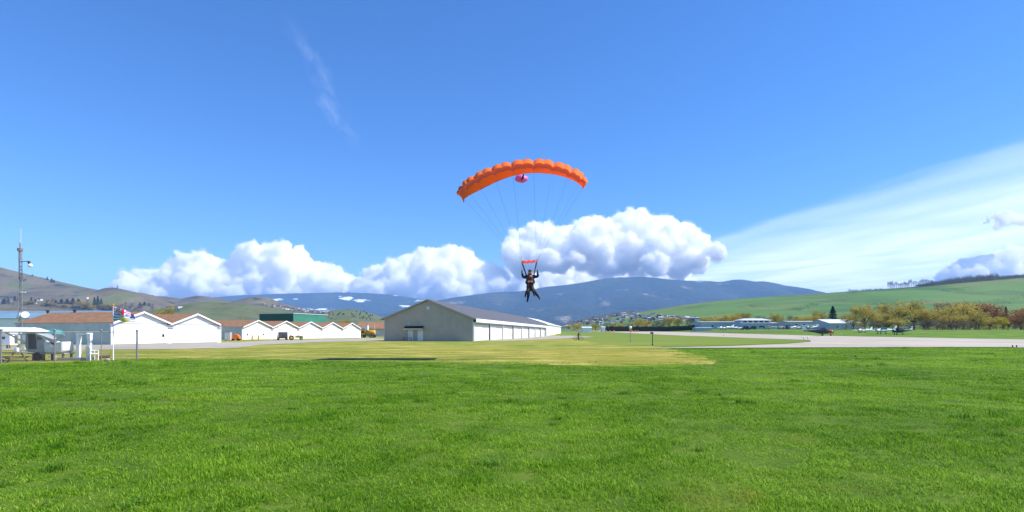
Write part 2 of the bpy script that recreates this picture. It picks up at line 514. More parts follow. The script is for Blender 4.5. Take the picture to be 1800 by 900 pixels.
# ------------------------------------------------------------------ the air of the valley
hz = MB().box(-16000, 16000, -80, 13600, -60, 1010)
M_air = bpy.data.materials.new('valley_haze')
M_air.use_nodes = True
n, l = nt(M_air)
n.clear()
o_ = n.new('ShaderNodeOutputMaterial')
pv = n.new('ShaderNodeVolumePrincipled')
pv.inputs['Color'].default_value = (0.30, 0.55, 1.0, 1)
pv.inputs['Density'].default_value = 6.5e-5
pv.inputs['Anisotropy'].default_value = 0.0
l.new(pv.outputs[0], o_.inputs['Volume'])
haze = hz.build('haze', M_air)
tag(haze, kind='stuff')
# ------------------------------------------------------------------ cumulus clouds: heaps of puffs far beyond the mountains
M_cloud = bpy.data.materials.new('cloud_vapour')
M_cloud.use_nodes = True
n, l = nt(M_cloud)
n.clear()
o_ = n.new('ShaderNodeOutputMaterial')
pv = n.new('ShaderNodeVolumePrincipled')
pv.inputs['Color'].default_value = (1.0, 1.0, 1.0, 1)
pv.inputs['Density'].default_value = 0.0068
pv.inputs['Anisotropy'].default_value = 0.0
l.new(pv.outputs[0], o_.inputs['Volume'])

M_fringe = bpy.data.materials.new('cloud_fringe')
M_fringe.use_nodes = True
n, l = nt(M_fringe)
n.clear()
o_ = n.new('ShaderNodeOutputMaterial')
pv = n.new('ShaderNodeVolumePrincipled')
pv.inputs['Color'].default_value = (1, 1, 1, 1)
pv.inputs['Density'].default_value = 0.0009
l.new(pv.outputs[0], o_.inputs['Volume'])

bm = bmesh.new()
bmesh.ops.create_icosphere(bm, subdivisions=3, radius=1.0)
bm.verts.index_update()
ICO_V = np.array([v.co[:] for v in bm.verts]); ICO_F = np.array([[v.index for v in f.verts] for f in bm.faces])
bm.free()

def np_cells(p):
    """distance to the nearest of the jittered cell points (cellular noise)"""
    c = np.floor(p)
    best = np.full(len(p), 9.0)
    for dx in (-1, 0, 1):
        for dy in (-1, 0, 1):
            for dz in (-1, 0, 1):
                q = c + (dx, dy, dz)
                h = q @ np.array([127.1, 311.7, 74.7])
                j = np.stack([np.modf(np.abs(np.sin(h + k) * 43758.5453))[0] for k in (0.0, 17.3, 41.9)], 1)
                best = np.minimum(best, np.linalg.norm(q + j - p, axis=1))
    return best

def cloud(name, tops, base_py, D, depth, label, seed, voxel=38.0, big=1.0, group=None, grow=1.0):
    """puffs heaped up under a skyline (photo pixels) at distance D"""
    r = random.Random(seed)
    vs_ = []
    k = D / F
    x0, x1 = tops[0][0], tops[-1][0]
    def puff(x, y, z, rad):
        vs_.append(ICO_V * np.array([rad, rad * 0.9, rad * r.uniform(0.8, 0.95)]) + np.array([x, y, z]))
    px = x0
    while px <= x1:
        top = lerp_list(tops, px)
        hgt = base_py - top
        if hgt > 3:
            py = top
            first = True
            while py < base_py:
                rad = min(hgt * 0.5, r.uniform(10, 24) * big) if not first else min(hgt * 0.5, r.uniform(9, 17) * big)
                X = (px + r.uniform(-3, 3) - 900) * k
                Z = EYE + (HZ - (py + rad)) * k
                Y = D + r.uniform(-0.5, 0.5) * depth * min(1.0, 0.35 + (py - top) / max(1, hgt))
                puff(X, Y, Z, rad * k)
                for q in range(4):
                    a = r.uniform(0, 2 * math.pi); e = r.uniform(-0.2, 1.2)
                    d = Vector((math.cos(a) * math.cos(e), math.sin(a) * math.cos(e), math.sin(e)))
                    r2 = rad * r.uniform(0.28, 0.5)
                    if Z + d.z * rad * k * 0.8 + r2 * k > EYE + (HZ - top + 1.5) * k: continue
                    puff(X + d.x * rad * k * 0.85, Y + d.y * rad * k * 0.85, Z + d.z * rad * k * 0.8, r2 * k)
                py += rad * r.uniform(0.9, 1.4)
                first = False
        px += r.uniform(5, 9) * big
    me = bpy.data.meshes.new(name)
    nI = len(ICO_V)
    me.from_pydata(np.concatenate(vs_).tolist(), [], np.concatenate([ICO_F + i * nI for i in range(len(vs_))]).tolist())
    o = bpy.data.objects.new(name, me)
    C.objects.link(o)
    md = o.modifiers.new('m', 'REMESH'); md.mode = 'VOXEL'; md.voxel_size = voxel
    dg = bpy.context.evaluated_depsgraph_get()
    me2 = bpy.data.meshes.new_from_object(o.evaluated_get(dg))
    o.modifiers.clear()
    o.data = me2
    nv = len(me2.vertices)
    co = np.empty(nv * 3); me2.vertices.foreach_get('co', co); co = co.reshape(-1, 3)
    no = np.empty(nv * 3); me2.vertices.foreach_get('normal', no); no = no.reshape(-1, 3)
    amp = 150 * (0.45 - np_cells(co / 620.0)) + 120 * (0.45 - np_cells(co / 280.0 + 7.3)) + 110 * (0.45 - np_cells(co / 140.0 + 3.1))
    co += no * amp[:, None] * grow
    me2.vertices.foreach_set('co', co.ravel())
    me2.polygons.foreach_set('use_smooth', [True] * len(me2.polygons))
    me2.update()
    me2.materials.append(M_cloud)
    me2.name = name
    # thin ragged fringe of vapour round the dense core
    me3 = me2.copy(); me3.name = 'fringe'
    n3 = np.empty(nv * 3); me3.vertices.foreach_get('normal', n3); n3 = n3.reshape(-1, 3)
    fr = 190 * np.clip(0.75 - np_cells(co / 430.0 + 1.7), -0.15, 1) + 110 * (0.5 - np_cells(co / 170.0 + 9.1))
    me3.vertices.foreach_set('co', (co + n3 * fr[:, None] * grow).ravel())
    me3.update()
    me3.materials.clear(); me3.materials.append(M_fringe)
    link('fringe', me3, None, o)
    bpy.data.meshes.remove(me)
    return tag(o, label, 'cloud', group)

GC = 'cumulus clouds beyond the mountains'
cloud('cumulus_cloud', [(890, 440), (900, 408), (920, 396), (940, 391), (962, 390), (975, 400), (990, 407), (1000, 392), (1015, 384), (1030, 386), (1040, 376), (1055, 378), (1066, 388), (1080, 378),
                        (1095, 370), (1112, 365), (1126, 365), (1134, 378), (1145, 380), (1160, 378), (1180, 383), (1196, 390), (1208, 398), (1225, 406), (1240, 416), (1250, 430), (1254, 442)],
      452, 22000, 3000, 'tallest heaped white cloud behind the parachute lines', 3, group=GC)
cloud('cumulus_cloud', [(880, 492), (900, 466), (930, 455), (970, 456), (1010, 462), (1050, 462), (1090, 470), (1130, 468), (1160, 474), (1190, 470), (1215, 484), (1225, 500)],
      512, 26000, 3000, 'low pale cloud bank just above the long blue mountain', 5, group=GC)
cloud('cumulus_cloud', [(628, 490), (640, 478), (655, 466), (680, 460), (700, 450), (718, 442), (738, 436), (760, 437), (778, 432), (800, 431), (818, 434), (830, 446), (840, 455), (855, 462), (875, 465), (884, 478)],
      515, 22000, 3000, 'rounded white cloud between the hangar roof and the skydivers', 8, group=GC)
cloud('cumulus_cloud', [(236, 478), (246, 470), (262, 474), (285, 468), (310, 460), (322, 446), (345, 441), (368, 444), (380, 456), (400, 460), (414, 452), (426, 436), (440, 426), (462, 423), (476, 436), (488, 428), (505, 423), (524, 428), (536, 442), (545, 455), (570, 460), (590, 470), (610, 480), (640, 492)],
      516, 23000, 3000, 'long low cloud bank with two white domes above the brown roofs', 12, group=GC)
cloud('cumulus_cloud', [(1640, 488), (1660, 476), (1680, 464), (1700, 452), (1725, 444), (1745, 446), (1762, 430), (1775, 424), (1790, 436), (1830, 432), (1880, 440), (1930, 470)],
      498, 15800, 1600, 'small white cloud rising behind the ridge of bare trees', 15, group=GC, voxel=36, grow=0.7)
cloud('cumulus_cloud', [(1728, 388), (1738, 380), (1752, 372), (1768, 368), (1782, 370), (1790, 378)],
      388, 15800, 700, 'tiny ragged cloud floating above the bare tree ridge', 18, group=GC, big=0.45, voxel=34, grow=0.45)

# ------------------------------------------------------------------ high thin cirrus, 7 km up
def cirrus(name, corners, build_mask, label):
    z = 7000.0
    me = bpy.data.meshes.new(name)
    me.from_pydata([(x, y, z) for x, y in corners], [], [tuple(range(len(corners)))])
    m = bpy.data.materials.new(name)
    m.use_nodes = True
    n, l = nt(m)
    n.clear()
    out = n.new('ShaderNodeOutputMaterial')
    tr = n.new('ShaderNodeBsdfTransparent')
    a = n.new('ShaderNodeBsdfTranslucent'); a.inputs['Color'].default_value = (1.0, 0.99, 0.98, 1)
    d = n.new('ShaderNodeBsdfDiffuse'); d.inputs['Color'].default_value = (1.0, 0.99, 0.98, 1)
    m1 = n.new('ShaderNodeMixShader'); m1.inputs[0].default_value = 0.08
    m2 = n.new('ShaderNodeMixShader')
    l.new(a.outputs[0], m1.inputs[1]); l.new(d.outputs[0], m1.inputs[2])
    l.new(tr.outputs[0], m2.inputs[1]); l.new(m1.outputs[0], m2.inputs[2])
    l.new(build_mask(n, l), m2.inputs[0])
    l.new(m2.outputs[0], out.inputs['Surface'])
    o = link(name, me, m)
    return tag(o, label, 'cloud')

def nmath(n, l, op, a, b=None, c=None):
    x = n.new('ShaderNodeMath'); x.operation = op
    for i, v in enumerate((a, b, c)):
        if v is None: continue
        if isinstance(v, (int, float)): x.inputs[i].default_value = v
        else: l.new(v, x.inputs[i])
    return x.outputs[0]
def nrange(n, l, v, a, b, c=0.0, d=1.0, smooth=True):
    x = n.new('ShaderNodeMapRange')
    if smooth: x.interpolation_type = 'SMOOTHSTEP'
    x.inputs['From Min'].default_value = a; x.inputs['From Max'].default_value = b
    x.inputs['To Min'].default_value = c; x.inputs['To Max'].default_value = d
    l.new(v, x.inputs['Value'])
    return x.outputs[0]
def nnoise(n, l, vec, scale, detail=5, rough=0.55, dist=0.0):
    x = n.new('ShaderNodeTexNoise')
    x.inputs['Scale'].default_value = scale; x.inputs['Detail'].default_value = detail; x.inputs['Roughness'].default_value = rough
    x.inputs['Distortion'].default_value = dist
    l.new(vec, x.inputs['Vector'])
    return x.outputs['Fac']
def nmap(n, l, vec, loc=(0, 0, 0), rot=(0, 0, 0), scale=(1, 1, 1)):
    x = n.new('ShaderNodeMapping')
    x.vector_type = 'POINT'
    x.inputs['Location'].default_value = loc; x.inputs['Rotation'].default_value = rot; x.inputs['Scale'].default_value = scale
    l.new(vec, x.inputs['Vector'])
    return x.outputs[0]

def line_coords(n, l, A, B, unit=1000.0):
    """coordinates in km along (x) and across (y) the line from A to B"""
    tc = n.new('ShaderNodeTexCoord')
    ang = math.atan2(B[1] - A[1], B[0] - A[0])
    v = nmap(n, l, tc.outputs['Object'], loc=(-A[0], -A[1], 0))
    v = nmap(n, l, v, rot=(0, 0, -ang), scale=(1 / unit, 1 / unit, 1 / unit))
    # mapping scales before it rotates, so both are uniform here
    return v

def cp(px, py, z=7000.0):
    y = (z - EYE) / ((HZ - py) / F)
    return ((px - 900) / F * y, y)

def veil_mask(n, l):
    A, B = cp(1240, 425), cp(1800, 262)
    v = line_coords(n, l, A, B)
    s = n.new('ShaderNodeSeparateXYZ'); l.new(v, s.inputs[0])
    # the veil lies on the far side of its edge line (positive across)
    wob = nnoise(n, l, nmap(n, l, v, scale=(0.10, 0.25, 1)), 1.0, 4)
    acr = nmath(n, l, 'ADD', s.outputs['Y'], nmath(n, l, 'MULTIPLY', nmath(n, l, 'SUBTRACT', wob, 0.5), 5.0))
    edge = nrange(n, l, acr, -2.6, 6.5)
    far = nrange(n, l, acr, 1.0, 16.0, 0.55, 1.0)
    streak = nnoise(n, l, nmap(n, l, v, scale=(0.07, 0.15, 1)), 1.0, 3, 0.45, 0.6)
    st = nrange(n, l, streak, 0.22, 0.75, 0.52, 0.98)
    band = nmath(n, l, 'MULTIPLY', nrange(n, l, acr, -1.6, 0.6), nrange(n, l, acr, 3.2, 0.6))
    x = nmath(n, l, 'MULTIPLY', nmath(n, l, 'MULTIPLY', edge, far), st)
    x = nmath(n, l, 'ADD', nmath(n, l, 'MULTIPLY', x, 0.70), nmath(n, l, 'MULTIPLY', nmath(n, l, 'MULTIPLY', band, st), 0.16))
    return nmath(n, l, 'MINIMUM', x, 0.92)
cirrus('cirrus_veil', [(2000, 18500), (60000, 18500), (160000, 150000), (10000, 150000)], veil_mask, 'broad thin milky veil of high cloud above the green hill')

def wisp_mask(n, l):
    A, B = cp(508, 12), cp(622, 265)
    L_ = math.hypot(B[0] - A[0], B[1] - A[1]) / 1000
    v = line_coords(n, l, A, B)
    s = n.new('ShaderNodeSeparateXYZ'); l.new(v, s.inputs[0])
    t = nmath(n, l, 'DIVIDE', s.outputs['X'], L_)
    wob = nnoise(n, l, nmap(n, l, v, scale=(0.28, 0.28, 1)), 1.0, 4, 0.6)
    acr = nmath(n, l, 'ADD', s.outputs['Y'], nmath(n, l, 'MULTIPLY', nmath(n, l, 'SUBTRACT', wob, 0.5), 1.7))
    core = nrange(n, l, nmath(n, l, 'ABSOLUTE', acr), 0.40, 0.0)
    ends = nmath(n, l, 'MULTIPLY', nrange(n, l, t, 0.0, 0.25), nrange(n, l, t, 1.06, 0.5))
    fi = nrange(n, l, nnoise(n, l, nmap(n, l, v, scale=(0.5, 2.2, 1)), 1.4, 7, 0.65, 0.6), 0.3, 0.7)
    return nmath(n, l, 'MULTIPLY', nmath(n, l, 'MULTIPLY', core, ends), nmath(n, l, 'MULTIPLY', fi, 0.075))
cirrus('cirrus_wisp', [(-9000, 10500), (-2500, 10500), (-2500, 23500), (-9000, 23500)], wisp_mask, 'thin curved wisp of high cloud alone in the blue sky')
# ------------------------------------------------------------------ materials of the buildings
def siding_mat(name, col, pitch, axis='Z', depth=0.02, rough=0.55, metal=0.0, dirt=0.08):
    """sheet siding: laps or ribs as fine relief"""
    m = bpy.data.materials.new(name)
    m.use_nodes = True
    n, l = nt(m)
    b = n['Principled BSDF']
    b.inputs['Roughness'].default_value = rough
    b.inputs['Metallic'].default_value = metal
    b.inputs['Specular IOR Level'].default_value = 0.3
    tc = n.new('ShaderNodeTexCoord')
    wv = n.new('ShaderNodeTexWave')
    wv.bands_direction = axis
    wv.wave_profile = 'SAW' if axis == 'Z' else 'SIN'
    wv.inputs['Scale'].default_value = 1.0 / pitch * (0.314159 if True else 1)
    l.new(tc.outputs['Object'], wv.inputs['Vector'])
    bp = n.new('ShaderNodeBump'); bp.inputs['Strength'].default_value = 0.7; bp.inputs['Distance'].default_value = depth
    l.new(wv.outputs['Fac'], bp.inputs['Height'])
    l.new(bp.outputs[0], b.inputs['Normal'])
    nz = nnoise(n, l, tc.outputs['Object'], 0.6, 6, 0.65)
    mx = n.new('ShaderNodeMix'); mx.data_type = 'RGBA'
    mx.inputs[6].default_value = (*[c * (1 - dirt * 2) for c in col], 1)
    mx.inputs[7].default_value = (*[min(1, c * (1 + dirt)) for c in col], 1)
    l.new(nrange(n, l, nz, 0.3, 0.65), mx.inputs[0])
    l.new(mx.outputs[2], b.inputs['Base Color'])
    MATS[name] = m
    return m

M_white = siding_mat('white_siding', (0.80, 0.80, 0.79), 0.3, 'X', 0.02, dirt=0.03)
M_white_t = mat('white_trim', (0.80, 0.80, 0.80), 0.5, var=0.04, scale=2)
M_door_w = siding_mat('white_door_sheet', (0.64, 0.625, 0.59), 0.45, 'X', 0.025, dirt=0.05)
M_shade_blue = siding_mat('shade_tinted_siding', (0.50, 0.535, 0.55), 0.3, 'X', 0.02)  # hangar walls with their bluish shade painted into the siding colour
M_brown = land_mat('brown_shingles', [(0.3, (0.19, 0.105, 0.06)), (0.5, (0.25, 0.14, 0.083)), (0.7, (0.31, 0.18, 0.11))], 1.4, rough=0.9, bump=0.6, bump_scale=4.0, bump_dist=0.03)
M_grey = siding_mat('grey_lap_siding', (0.40, 0.35, 0.31), 0.22, 'Z', 0.025, dirt=0.04)
M_dark_roof = siding_mat('dark_grey_roof_sheet', (0.10, 0.10, 0.108), 0.4, 'X', 0.03, rough=0.6, dirt=0.10)
M_dark = mat('dark_gutter', (0.03, 0.03, 0.033), 0.5)
M_black = mat('black_paint', (0.015, 0.015, 0.017), 0.5)
M_green_w = siding_mat('green_sheet_siding', (0.045, 0.20, 0.15), 0.35, 'X', 0.03)
M_glass = mat('dark_glass', (0.02, 0.025, 0.03), 0.08, spec=0.6)
M_door_p = mat('pale_door', (0.62, 0.66, 0.70), 0.5, var=0.03)
M_blue_roof = siding_mat('blue_roof_sheet', (0.16, 0.27, 0.36), 0.4, 'X', 0.03, rough=0.45)
M_conc = mat('concrete', (0.30, 0.29, 0.28), 0.9, var=0.15, scale=1.5, bump=0.2)
M_steel = mat('galvanised_steel', (0.22, 0.225, 0.235), 0.6, metal=0.2, var=0.1, scale=4)
M_wood = mat('weathered_wood', (0.20, 0.13, 0.085), 0.8, var=0.25, scale=6, bump=0.3)
M_yellow = mat('yellow_paint', (0.55, 0.34, 0.02), 0.5, var=0.1)
M_orange = mat('orange_paint', (0.75, 0.17, 0.03), 0.5, var=0.08)
M_white_roof = siding_mat('white_roof_sheet', (0.68, 0.69, 0.70), 0.5, 'X', 0.03, rough=0.4)

UDIR = math.atan2(0.956, 0.294)      # the line of the white hangar fronts
UV = Vector((math.cos(UDIR), math.sin(UDIR), 0))
def along(A, u, px):                   # distance along a line from A where it crosses a photo column
    k = (px - 900) / F
    return (k * A.y - A.x) / (u.x - k * u.y)

# ------------------------------------------------------------------ rows of gabled white hangars (front = local y 0, looking to -y)
def gable_row(A, edges, L, eave, peak, label, ext=0.4, windows=(), doors=True, group=None):
    t = empty('hangar_row', A, UDIR)
    tag(t, label, 'hangar', group)
    x0, x1 = edges[0], edges[-1]
    MB().box(x0, x1 + ext, L - 0.15, L, 0, eave).build('back_wall', M_shade_blue, t)
    MB().box(x0, x0 + 0.15, 0.15, L - 0.15, 0, eave - 0.003).build('side_wall', M_shade_blue, t)
    MB().box(x1 + ext - 0.15, x1 + ext, 0.15, L - 0.15, 0, eave - 0.003).build('side_wall', M_shade_blue, t)
    for i, (a, b) in enumerate(zip(edges, edges[1:])):
        c = (a + b) / 2
        bb = b + (ext if i == len(edges) - 2 else 0)
        MB().box(a + 0.002, bb - 0.002, 0, 0.15, 0, eave).build('front_wall', M_white, t)
        MB().prism([(a + 0.3, eave + 0.002), (b - 0.3, eave + 0.002), (c, peak - 0.16)], 0.01, 0.16, 'y').build('gable_panel', M_white, t)
        MB().box(a + 0.1, b - 0.1, -0.05, -0.003, eave - 0.06, eave + 0.05).build('belt_trim', mat('grey_trim', (0.45, 0.46, 0.47), 0.6), t)
        MB().box(a + 0.1, b - 0.1, -0.03, -0.003, eave - 0.47, eave - 0.42).build('door_track', mat('grey_trim', (0.45, 0.46, 0.47), 0.6), t)
        for sgn, e in ((1, a), (-1, b)):
            ov = -0.35
            # roof slope: a thin slab
            p0 = (e + sgn * 0.02, eave + 0.05); p1 = (c, peak)
            th = 0.12
            sl = MB().prism([p0, p1, (p1[0], p1[1] - th), (p0[0], p0[1] - th)], ov, L + 0.3, 'y').build('roof_slope', M_brown, t)
            # white barge board along the verge
            MB().prism([(p0[0], p0[1] + 0.03), (p1[0], p1[1] + 0.03), (p1[0], p1[1] - 0.22), (p0[0], p0[1] - 0.22)], ov - 0.06, ov - 0.004, 'y').build('barge_board', M_white_t, t)
        # box gutter between the gables
        MB().box(bb - 0.75 if i == len(edges) - 2 else b - 0.6, bb - 0.02 if i == len(edges) - 2 else b + 0.6, -0.30, -0.004, eave - 0.16, eave + 0.04).build('box_gutter', M_dark, t)
        MB().box(b - 0.55, b + 0.5 if i < len(edges) - 2 else bb - 0.05, -0.20, -0.004, eave - 0.60, eave - 0.50).build('track_end', mat('grey_trim', (0.45, 0.46, 0.47), 0.6), t)
        # door leaves with narrow joints
        w = (b - a - 0.9) / 3
        for q in range(3):
            MB().box(a + 0.3 + q * (w + 0.05), a + 0.3 + q * (w + 0.05) + w, -0.07, -0.006, 0.05, eave - 0.475).build('door_leaf', M_white, t)
        if i in windows:
            for wx in windows[i]:
                f = MB().box(wx - 0.22, wx + 0.22, -0.10, -0.072, 0.95, 1.45).build('window', mat('grey_trim', (0.45, 0.46, 0.47), 0.6), t)
                MB().box(wx - 0.16, wx + 0.16, -0.108, -0.102, 1.01, 1.39).build('pane', M_glass, f)
        # outline of the wicket door
        wd = MB()
        xw = b - 0.75
        wd.box(xw - 0.5, xw - 0.46, -0.09, -0.073, 0.05, 1.95); wd.box(xw + 0.2, xw + 0.24, -0.09, -0.073, 0.05, 1.95); wd.box(xw - 0.46, xw + 0.2, -0.09, -0.073, 1.90, 1.95)
        wd.build('wicket_door_frame', mat('grey_trim', (0.45, 0.46, 0.47), 0.6), t)
    return t

A1 = Vector((-54.5, 77.3, 0))
e1 = [0, 9.3, 18.75]
r1 = gable_row(A1, e1, 18.5, 2.95, 4.65, 'white hangar row with two gables and brown roofs behind the chain-link fence', windows={0: [8.0]})
A2 = Vector((-62.3, 131.3, 0))
e2 = [0, 9.9, 19.8, 29.8, 39.8, 49.6]
r2 = gable_row(A2, e2, 18.5, 2.95, 4.65, 'white hangar row with five gables in front of the dark green building', windows={0: [1.6, 6.8]})
# two little roof vents on the near brown roof
for s, px in ((0, 84), (1, 130)):
    v = MB().tube([(0, 0, -0.5), (0, 0, 0.25)], 0.14, 8).tube([(0, 0, 0.22), (0, 0, 0.42)], 0.24, 8).build('roof_vent', M_dark, r1)
    v.location = (4.65 + s * 0.1, along(A1 + UV * 4.65, Vector((-UV.y, UV.x, 0)), px), 4.65)

def gable_house(name, label, cat, loc, rz, W, L, eave, peak, wall, roof, gable=None, over=0.4, trim=None, group=None):
    """ridge along local x; front long wall at local y = 0, gables at x = 0 and x = L"""
    t = empty(name, loc, rz)
    tag(t, label, cat, group)
    MB().box(0, L, 0, 0.15, 0, eave).build('front_wall', wall, t)
    MB().box(0, L, W - 0.15, W, 0, eave).build('back_wall', wall, t)
    for x in (0, L - 0.15):
        MB().prism([(0.152, 0), (W - 0.152, 0), (W - 0.152, eave), (W / 2, peak - 0.12), (0.152, eave)], x, x + 0.15, 'x').build('gable_wall', gable or wall, t)
    k = (peak - eave) / (W / 2)
    for sgn in (1, -1):
        a = (-over, eave - over * k + 0.10) if sgn > 0 else (W + over, eave - over * k + 0.10)
        b = (W / 2, peak + 0.10)
        MB().prism([a, b, (b[0], b[1] - 0.14), (a[0], a[1] - 0.14)], -over, L + over, 'x').build('roof_slope', roof, t)
        if trim:
            MB().box(-over, L + over, a[0] - 0.05 if sgn > 0 else a[0] + 0.004, a[0] - 0.004 if sgn > 0 else a[0] + 0.05, a[1] - 0.3, a[1] + 0.02).build('eave_trim', trim, t)
    return t

def facing(p):                        # turn a front wall square to the camera's side of the field
    return 0.0

# brown roofed hangar behind the yellow truck
p = pt(628, 214)
gable_house('brown_roofed_hangar', 'low hangar with brown roof behind the yellow tank truck', 'hangar', (p.x, p.y, 0), 0.1, 12, 26, 3.2, 5.7, M_shade_blue, M_brown)

# dark green sheet metal building behind the five gables
Ag = Vector((-73.0, 190.0, 0))
t = empty('green_building', Ag, UDIR)
tag(t, 'flat roofed dark green metal building rising behind the white gables', 'building')
MB().box(0, 18.6, 0, 0.2, 0, 8.0).build('front_wall', M_green_w, t)
MB().box(0, 0.2, 0.203, 13.8, 0, 8.0).build('side_wall', mat('shaded_green_siding', (0.02, 0.085, 0.07), 0.6, var=0.05), t)  # darker copy of the green siding: this wall's shade is put into its colour
MB().box(0.203, 18.6, 13.6, 13.8, 0, 8.0).build('back_wall', M_green_w, t)
MB().box(18.4, 18.597, 0.203, 13.597, 0, 7.99).build('side_wall', M_green_w, t)
MB().box(-0.15, 18.75, -0.15, 13.95, 8.003, 8.22).build('roof_edge', mat('pale_green_trim', (0.42, 0.52, 0.48), 0.5), t)

# long building with a blue metal roof at the far left
p = pt(-110, 126)
t = gable_house('blue_roofed_building', 'long white building with blue metal roof and white ridge cap', 'building', (p.x, p.y, 0), -0.02, 16, 36.0, 4.75, 6.4, M_white_t, M_blue_roof, over=0.3)
MB().box(-0.4, 36.4, 7.6, 8.4, 6.46, 6.75).build('ridge_cap', M_white_t, t)

# ------------------------------------------------------------------ the long grey hangar
U2 = math.atan2(0.985, 0.173)
B0 = Vector((-7.26, 106.7, 0))
gh = empty('grey_hangar', B0, U2)
tag(gh, 'long grey hangar with dark roof and a row of white doors', 'hangar')
GW, GL, GE, GP = 17.7, 116.0, 4.35, 7.85
MB().prism([(0.0, 0), (GW, 0), (GW, GE), (GW / 2, GP - 0.1), (0, GE)], 0, 0.2, 'x').build('gable_wall', M_grey, gh)
MB().prism([(0.0, 0), (GW, 0), (GW, GE), (GW / 2, GP - 0.1), (0, GE)], GL - 0.2, GL, 'x').build('gable_wall', M_grey, gh)
MB().box(0.203, GL - 0.203, GW - 0.2, GW, 0, GE).build('back_wall', M_grey, gh)
k = (GP - GE) / (GW / 2)
for sgn in (1, -1):
    ov = 0.65
    a = (-ov, GE - ov * k + 0.14) if sgn > 0 else (GW + ov, GE - ov * k + 0.14)
    b = (GW / 2, GP + 0.14)
    MB().prism([a, b, (b[0], b[1] - 0.16), (a[0], a[1] - 0.16)], -0.45, GL + 0.45, 'x').build('roof_slope', M_dark_roof, gh)
    MB().prism([(a[0], a[1] + 0.02), (b[0], b[1] + 0.02), (b[0], b[1] - 0.24), (a[0], a[1] - 0.24)], -0.53, -0.454, 'x').build('barge_board', mat('grey_barge', (0.36, 0.35, 0.33), 0.6), gh)
ez = GE - 0.65 * k + 0.14
# soffit closing the eave over the doors, fascia and header
MB().box(-0.44, GL + 0.44, -0.72, -0.653, ez - 0.62, ez + 0.03).build('fascia', M_white_t, gh)
MB().box(0.0, GL, -0.60, -0.02, 3.55, 3.62).build('soffit', M_white_t, gh)
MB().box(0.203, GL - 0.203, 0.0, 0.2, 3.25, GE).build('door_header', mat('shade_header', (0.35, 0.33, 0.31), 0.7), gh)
nb = 8
bw = GL / nb
for i in range(nb):
    x = i * bw
    MB().box(x + 0.003, x + 0.45, -0.12, 0.25, 0, 3.5).build('door_post', M_white_t, gh)
    for q in range(2):
        xa = x + 0.5 + q * (bw - 0.55) / 2
        xb = xa + (bw - 0.55) / 2 - 0.06
        leaf = MB().box(xa, xb, 0.02 + 0.09 * q, 0.09 + 0.09 * q, 0.04, 3.22).build('door_leaf', M_door_w, gh)
        MB().box(xb - 0.28, xb - 0.12, -0.03 + 0.09 * q, 0.017 + 0.09 * q, 0.9, 1.25).build('door_pull', M_steel, leaf)
    if i % 2 == 1:
        MB().box(x - 0.22, x - 0.003, -0.10, 0.01, 0, 3.4).build('door_seam', M_black, gh)
    MB().tube([(x + 0.22, -0.66, ez - 0.3), (x + 0.22, -0.4, 3.3), (x + 0.22, -0.17, 3.0), (x + 0.22, -0.17, 0.1)], 0.05, 6).build('downspout', M_white_t, gh)
MB().box(GL - 0.45, GL + 0.02, -0.12, -0.003, 0, 3.5).build('door_post', M_white_t, gh)
# gable end: round vent, corner boards, doors under a little shingled canopy, wall lamp
vt = MB().lathe([(-0.06, 0.37), (-0.005, 0.37)], (0, GW / 2, 6.35), 'x', 20).build('round_vent', mat('pale_vent', (0.58, 0.57, 0.56), 0.6), gh)
for q in range(5):
    MB().box(-0.085, -0.062, GW / 2 - 0.28 + abs(q - 2) * 0.07, GW / 2 + 0.28 - abs(q - 2) * 0.07, 6.35 - 0.26 + q * 0.12, 6.35 - 0.2 + q * 0.12).build('louvre', mat('pale_louvre', (0.66, 0.65, 0.64), 0.6), vt)
for y in (0.0, GW - 0.16):
    MB().box(-0.03, -0.003, y, y + 0.16, 0, GE - 0.1).build('corner_board', mat('pale_corner', (0.52, 0.54, 0.56), 0.6), gh)
def gy(px):                          # place along the gable end for a photo column
    return along(B0, Vector((-0.985, 0.173, 0)), px)
for a, b in ((726.2, 717.3), (743.8, 734.5)):
    d = MB().box(-0.06, -0.004, gy(a), gy(b), 0.05, 2.1).build('door', M_door_p, gh)
    fr = MB()
    fr.box(-0.075, -0.005, gy(a) - 0.08, gy(a) - 0.002, 0.05, 2.18); fr.box(-0.075, -0.005, gy(b) + 0.002, gy(b) + 0.08, 0.05, 2.18)
    fr.build('door_frame', mat('grey_frame', (0.4, 0.42, 0.44), 0.6), d)
    MB().ball((-0.09, gy(a) + 0.12, 1.0), 0.04, nu=8, nv=6).build('handle', M_steel, d)
ya, yb = gy(745.2), gy(712.2)
cn = MB().prism([(-1.0, 2.28), (-0.01, 2.78), (-0.01, 2.90), (-1.05, 2.38)], ya, yb, 'y').build('canopy_roof', M_black, gh)
# canopy is drawn in x (out from the wall), z
MB().box(-1.09, -1.045, ya - 0.02, yb + 0.02, 2.24, 2.40).build('canopy_fascia', mat('canopy_trim', (0.70, 0.70, 0.66), 0.6), cn)
for y in (ya + 0.1, yb - 0.18):
    MB().prism([(-0.95, 2.22), (-0.01, 1.75), (-0.01, 1.87), (-0.95, 2.30)], y, y + 0.07, 'y').build('bracket', M_white_t, cn)
lm = MB().box(-0.12, -0.004, gy(718) - 0.06, gy(718) + 0.06, 3.35, 3.5).build('wall_lamp', M_white_t, gh)
MB().ball((-0.16, gy(718), 3.32), 0.07, nu=8, nv=6).build('lamp_bulb', mat('lamp_glass', (0.7, 0.7, 0.68), 0.2), lm)
